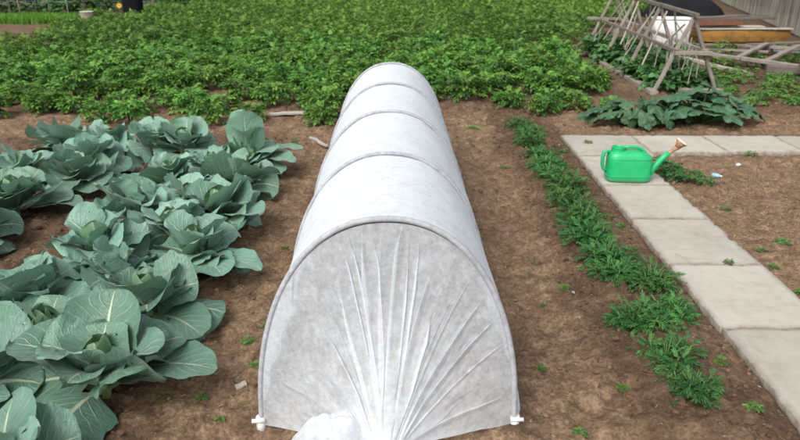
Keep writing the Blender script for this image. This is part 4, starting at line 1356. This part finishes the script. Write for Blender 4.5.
for i, (x, y, s) in enumerate([(3.95, 7.75, 1.7), (4.25, 8.05, 1.9), (4.05, 8.35, 1.8), (4.45, 8.55, 2.0), (4.7, 8.0, 1.6), (4.85, 8.4, 2.0), (4.2, 9.0, 2.1), (4.6, 9.15, 2.0), (4.95, 9.0, 1.9), (4.35, 9.6, 2.2), (5.15, 8.5, 1.9), (5.0, 7.85, 1.6), (4.5, 7.75, 1.4), (4.75, 9.7, 2.1), (5.3, 9.2, 1.8), (4.3, 10.3, 2.2), (5.4, 10.6, 2.0), (5.9, 10.9, 2.0), (6.3, 11.2, 2.0), (5.2, 11.3, 2.2), (4.6, 12.0, 2.4), (5.6, 12.2, 2.2), (5.5, 8.0, 1.7), (5.3, 7.6, 1.5), (6.6, 10.3, 2), (6.1, 10.0, 1.9), (5.2, 12.7, 2.6), (5.9, 12.8, 2.4), (6.9, 12.6, 2.4), (4.4, 11.1, 2.4), (4.9, 10.7, 2.2), (5.7, 11.5, 2.2), (6.8, 11.6, 2.2), (4.3, 12.6, 2.6), (4.1, 8.7, 1.6), (4.8, 8.8, 1.7), (5.1, 9.4, 2.0), (4.55, 8.25, 1.5), (5.6, 8.7, 1.9)]):
    weed(x + rng.normal(0, 0.06), y, s * 0.78, 'leafy green weed among the timber right of the trellis', i, 'weeds right of the trellis')
# sprawling weed beside the can
wv = empty('sprawling_weed', (2.02, 5.0, gz(2.02, 5.0)))
tag(wv, 'dark sprawling weed on the soil beside the watering can spout', 'weed')
m = MB()
for (dx, dy, s) in [(0, 0, 1.4), (0.12, -0.1, 1.2), (-0.04, 0.16, 1.3), (0.10, 0.12, 1.0), (0.2, -0.16, 1.0), (0.02, -0.12, 1.1), (-0.08, 0.02, 1.0), (0.28, -0.22, 0.8)]:
    v, f3, f4, uv, t = compound_plant(16, 0.08, 0.12, 0.11, 5, 0.03, 0.042, tintc=0.2, tv=0.15).arrays()
    m.add(v * s * 0.72 + (dx * 0.8, dy, 0), f3, tint=t)
m.build('foliage', M['marigold'], wv)
m = MB()
for a in (-0.9, 0.4, 1.7, 2.6): tube(m, [(0, 0, 0.01), (0.1 * math.cos(a), 0.1 * math.sin(a), 0.04), (0.22 * math.cos(a), 0.22 * math.sin(a), 0.02)], 0.004, 5)
m.build('stem', M['greenstem'], wv)
for i, (x, y, s, lab) in enumerate([
        (2.95, 5.55, 0.8, 'small weed tuft on the front edge of the cross path'), (3.72, 5.6, 0.8, 'weed tuft at the right end of the cross path edge'),
        (2.30, 5.08, 0.55, 'small weed by the pale blue bottle'), (1.30, 4.05, 0.7, 'small weed between the feathery strip and the path, nearer the can'), (1.34, 3.9, 0.5, 'tiny weed just in front of the one between strip and path'),
        (1.33, 5.6, 0.6, 'small weed left of the path corner'), (2.16, 4.25, 0.65, 'weed tuft on pale soil close to the path, below the bottle'), (2.24, 3.65, 0.7, 'flat weed tuft on the pale soil near the right edge'),
        (2.05, 3.52, 0.5, 'weed tuft touching the path beside the flat tuft'), (1.77, 3.325, 0.42, 'grass tuft growing from the joint between two slabs'), (2.00, 3.28, 0.45, 'weed tuft at the slab corner on the right of the joint'),
        (2.02, 2.98, 0.9, 'green grass clump at the right edge of the photo beside the path'), (2.12, 3.06, 0.8, 'second grass clump behind the one at the right edge'),
        (1.30, 2.35, 0.5, 'small weed between the nearest feathery clump and the path'), (1.28, 2.02, 0.55, 'weed at the bottom edge beside the path'), (0.62, 6.55, 0.9, 'weed at the far end of the alley right of the tunnel'),
        (1.62, 5.90, 0.6, 'weed in the slab joint behind the watering can'), (-1.10, 5.95, 0.6, 'weed on bare soil behind the tall cabbage')]):
    weed(x, y, s * 0.58, lab, i, z=PTOP if 1.43 < x < 1.95 else None)
for i, (x, y) in enumerate([(-0.72, 2.72), (-0.68, 2.62), (-0.74, 2.5), (-0.83, 2.12), (-0.71, 2.15), (-0.66, 2.3), (-0.62, 3.2), (-0.72, 1.98), (-0.78, 3.6)]):
    weed(x, y, rng.uniform(0.12, 0.28), 'tiny weed seedling in the bare alley between the cabbages and the tunnel', i, 'seedlings left of the tunnel')
for i, (x, y) in enumerate([(0.62, 4.6), (0.7, 3.4), (0.66, 2.9), (0.85, 2.2), (0.55, 2.35), (0.75, 5.2), (0.9, 2.55), (0.62, 1.95), (0.8, 3.05), (0.55, 5.9)]):
    weed(x, y, rng.uniform(0.12, 0.26), 'tiny weed seedling in the bare alley right of the tunnel', i, 'seedlings right of the tunnel')

# small litter
bt = empty('plastic_bottle', (2.43, 5.02, gz(2.43, 5.02) + 0.018), R(-35)); bt.scale = (0.7, 0.7, 0.7)
tag(bt, 'small pale blue plastic bottle lying on the soil right of the can', 'bottle')
m = MB(); tube(m, [(-0.05, 0, 0), (-0.045, 0, 0), (0.02, 0, 0), (0.035, 0, 0), (0.045, 0, 0)], [0.018, 0.025, 0.025, 0.018, 0.011], 14); m.build('body', M['label'], bt)
m = MB(); tube(m, [(0.045, 0, 0), (0.062, 0, 0)], 0.012, 12); m.build('cap', M['whiteplastic'], bt)
m = MB(); m.add(ico_v * (0.026, 0.02, 0.016) * rng.uniform(0.85, 1.1, (12, 1)), ico_f); o = m.build('stone', M['whitetub'], None); o.location = (2.72, 5.28, gz(2.72, 5.28) + 0.008); tag(o, 'white stone on the pale soil behind the bottle', 'stone')
loose('wood_offcut', (-1.58, 7.02, 0.03), (-1.12, 7.10, 0.03), 0.07, 0.025, 'lath', 'pale wooden offcut lying on soil behind the tall cabbage', 'offcut', 0.9)
loose('stick', (-0.98, 6.05, 0.02), (-0.78, 5.72, 0.03), 0.025, 0.02, 'lath', 'thin pale stick beside the far end of the tunnel', 'stick', 0.8)
for (x, y, w_, rz) in [(-0.69, 2.18, 0.022, 0.3), (3.32, 4.95, 0.06, 0.1)]:
    m = MB(); bar(m, (-w_, 0, 0), (w_, 0.01, 0.004), 0.025, 0.012, tint=0.9, wob=0.002, seg=4); o = m.build('wood_chip', M['lath'], None, smooth=False); o.location = (x, y, gz(x, y) + 0.006); o.rotation_euler = (0, 0, rz)
    tag(o, 'pale wood chip on the soil left of the tunnel foot' if x < 0 else 'pale wood chip on the soil near the right edge', 'wood chip')

# ------------------------------------------------------------------ far left: staked plants, mesh fence, sack, bucket
bean_meshes = []
for i in range(4):
    m = compound_plant(60, 0.22, 0.75, 0.36, 3, 0.12, 0.14, tintc=0.45, tv=0.25)
    bean_meshes.append(m.mesh('foliage', M['bean']))
for i, x in enumerate(np.arange(-16.4, -9.2, 0.40)):
    y = 20.4 + rng.normal(0, 0.1)
    root = empty('staked_bean_plant', (x, y, 0), rng.uniform(0, 6.28))
    s = rng.uniform(0.8, 1.1); root.scale = (s, s, s * 0.72)
    f = bpy.data.objects.new('foliage', bean_meshes[i % 4]); col.objects.link(f); f.parent = root
    st = bpy.data.objects.new('stem', stem_meshes[i % 3]); col.objects.link(st); st.parent = root
    tag(root, 'grey-green bushy plant in the staked row behind the sown strip', 'bean plant', 'staked plants at the far left')
for i, x in enumerate(np.arange(-16.6, -9.6, 0.42)):
    m = MB(); h = rng.uniform(1.3, 1.8)
    tube(m, [(0, 0, -0.05), (rng.normal(0, 0.02), 0, h * 0.5), (rng.normal(0, 0.05), rng.normal(0, 0.04), h)], [0.016, 0.015, 0.012], 6, tint=rng.uniform(0.1, 0.9))
    o = m.build('garden_stake', M['lath'] if i % 3 == 0 else M['timber']); o.location = (x + rng.normal(0, 0.06), 19.95 + rng.normal(0, 0.12), 0)
    tag(o, 'thin wooden stake standing in the far left plant row', 'stake', 'stakes at the far left')
shrub_meshes = []
for i in range(3):
    m = compound_plant(420, 0.22, 1.5, 0.85, 5, 0.12, 0.15, lo=False, tintc=0.4, tv=0.25)
    shrub_meshes.append(m.mesh('crown', M['hedge']))
for i, x in enumerate(np.arange(-19.5, -7.9, 0.95)):
    root = empty('dark_shrub', (x, 23.7 + rng.normal(0, 0.25), 0), rng.uniform(0, 6.28))
    f = bpy.data.objects.new('crown', shrub_meshes[i % 3]); col.objects.link(f); f.parent = root
    m = MB(); tube(m, [(0, 0, -0.1), (0.03, 0, 0.5), (0, 0.04, 1.2)], [0.05, 0.04, 0.02], 7); m.build('trunk', M['darktimber'], root)
    tag(root, 'dark leafy shrub behind the staked row at the top left', 'shrub', 'shrubs at the top left')
mf = empty('wire_mesh_fence', (-14.4, 22.3, 0))
tag(mf, 'green wire mesh fence behind the black sack at the top left', 'fence')
m = MB()
for x in np.arange(0, 6.01, 0.12): tube(m, [(x, 0, 0), (x, 0, 1.3)], 0.006, 4, cap=False)
for z in np.arange(0.1, 1.31, 0.12): tube(m, [(0, 0.004, z), (6, 0.004, z)], 0.006, 4, cap=False)
m.build('mesh', M['wire'], mf)
for x in (0, 2, 4, 6):
    m = MB(); tube(m, [(x, 0.04, -0.1), (x, 0.04, 1.4)], 0.03, 8); m.build('post', M['wire'], mf)

sack = empty('refuse_sack', (-7.85, 18.9, 0)); tag(sack, 'full black plastic sack standing beyond the potato field', 'sack')
sack.scale = (0.82, 0.82, 0.95)
m = MB(); n = 48; a = np.linspace(0, 2 * math.pi, n, endpoint=False); rows = []
for z, r_ in [(0.0, 0.25), (0.03, 0.33), (0.12, 0.37), (0.22, 0.355), (0.4, 0.335), (0.6, 0.33), (0.8, 0.30), (0.95, 0.2), (1.02, 0.09), (1.05, 0.05)]:
    w = 1 + 0.10 * (fbm(np.cos(a) * 2.2 + 8, np.sin(a) * 2.2 + 8 + z * 2, 12) - 0.5) * 2 + 0.10 * np.exp(-((a - 0.0) / 0.6) ** 2) * (z < 0.3)
    rows.append(np.stack([np.cos(a) * r_ * w, np.sin(a) * r_ * w * 0.8, np.full(n, z) + 0.02 * np.sin(a * 5 + z * 9) * (0.02 < z < 1)], -1))
m.add(np.concatenate(rows), grid_faces(n, len(rows), True)); m.build('body', M['black'], sack)
m = MB(); lathe(m, [(0.05, 1.04), (0.045, 1.07), (0.09, 1.13), (0.12, 1.2), (0.06, 1.17)], 20); m.build('knotted_top', M['black'], sack)

bk = empty('plastic_bucket', (-8.56, 17.6, 0.03)); tag(bk, 'beige plastic bucket beside the sown strip at the field edge', 'bucket')
m = MB(); lathe(m, [(0.01, 0.02), (0.12, 0.02), (0.125, 0.04), (0.165, 0.31), (0.175, 0.315), (0.175, 0.325), (0.158, 0.325), (0.12, 0.05), (0.01, 0.045)], 28); m.build('pail', M['bucket'], bk)
m = MB(); a = np.linspace(0, math.pi, 16); tube(m, np.stack([0.172 * np.cos(a), -0.12 * np.sin(a) - 0.02, 0.30 - 0.10 * np.sin(a)], -1), 0.006, 6); m.build('handle', M['pipe'], bk)

fl = empty('yellow_flower', (-8.35, 19.2, 0.05)); tag(fl, 'single yellow flower left of the black sack', 'flower')
m = MB(); tube(m, [(0, 0, 0), (0.02, 0, 0.2), (0, -0.02, 0.34)], 0.01, 6); m.build('stem', M['greenstem'], fl)
m = MB()
for i in range(16):
    a = i * 2 * math.pi / 16; d = np.array([math.cos(a), -0.35, math.sin(a)]); d = unit(d); s = np.array([-math.sin(a), 0, math.cos(a)]) * 0.022
    c = np.array([0, -0.03, 0.36])
    m.add([c, c + d * 0.045 - s, c + d * 0.09, c + d * 0.045 + s], [[0, 1, 2, 3]])
m.build('petals', M['yellow'], fl)
m = MB(); tube(m, [(0, -0.02, 0.36), (0, -0.05, 0.36)], [0.05, 0.03], 12); m.build('disc', M['yellow'], fl)
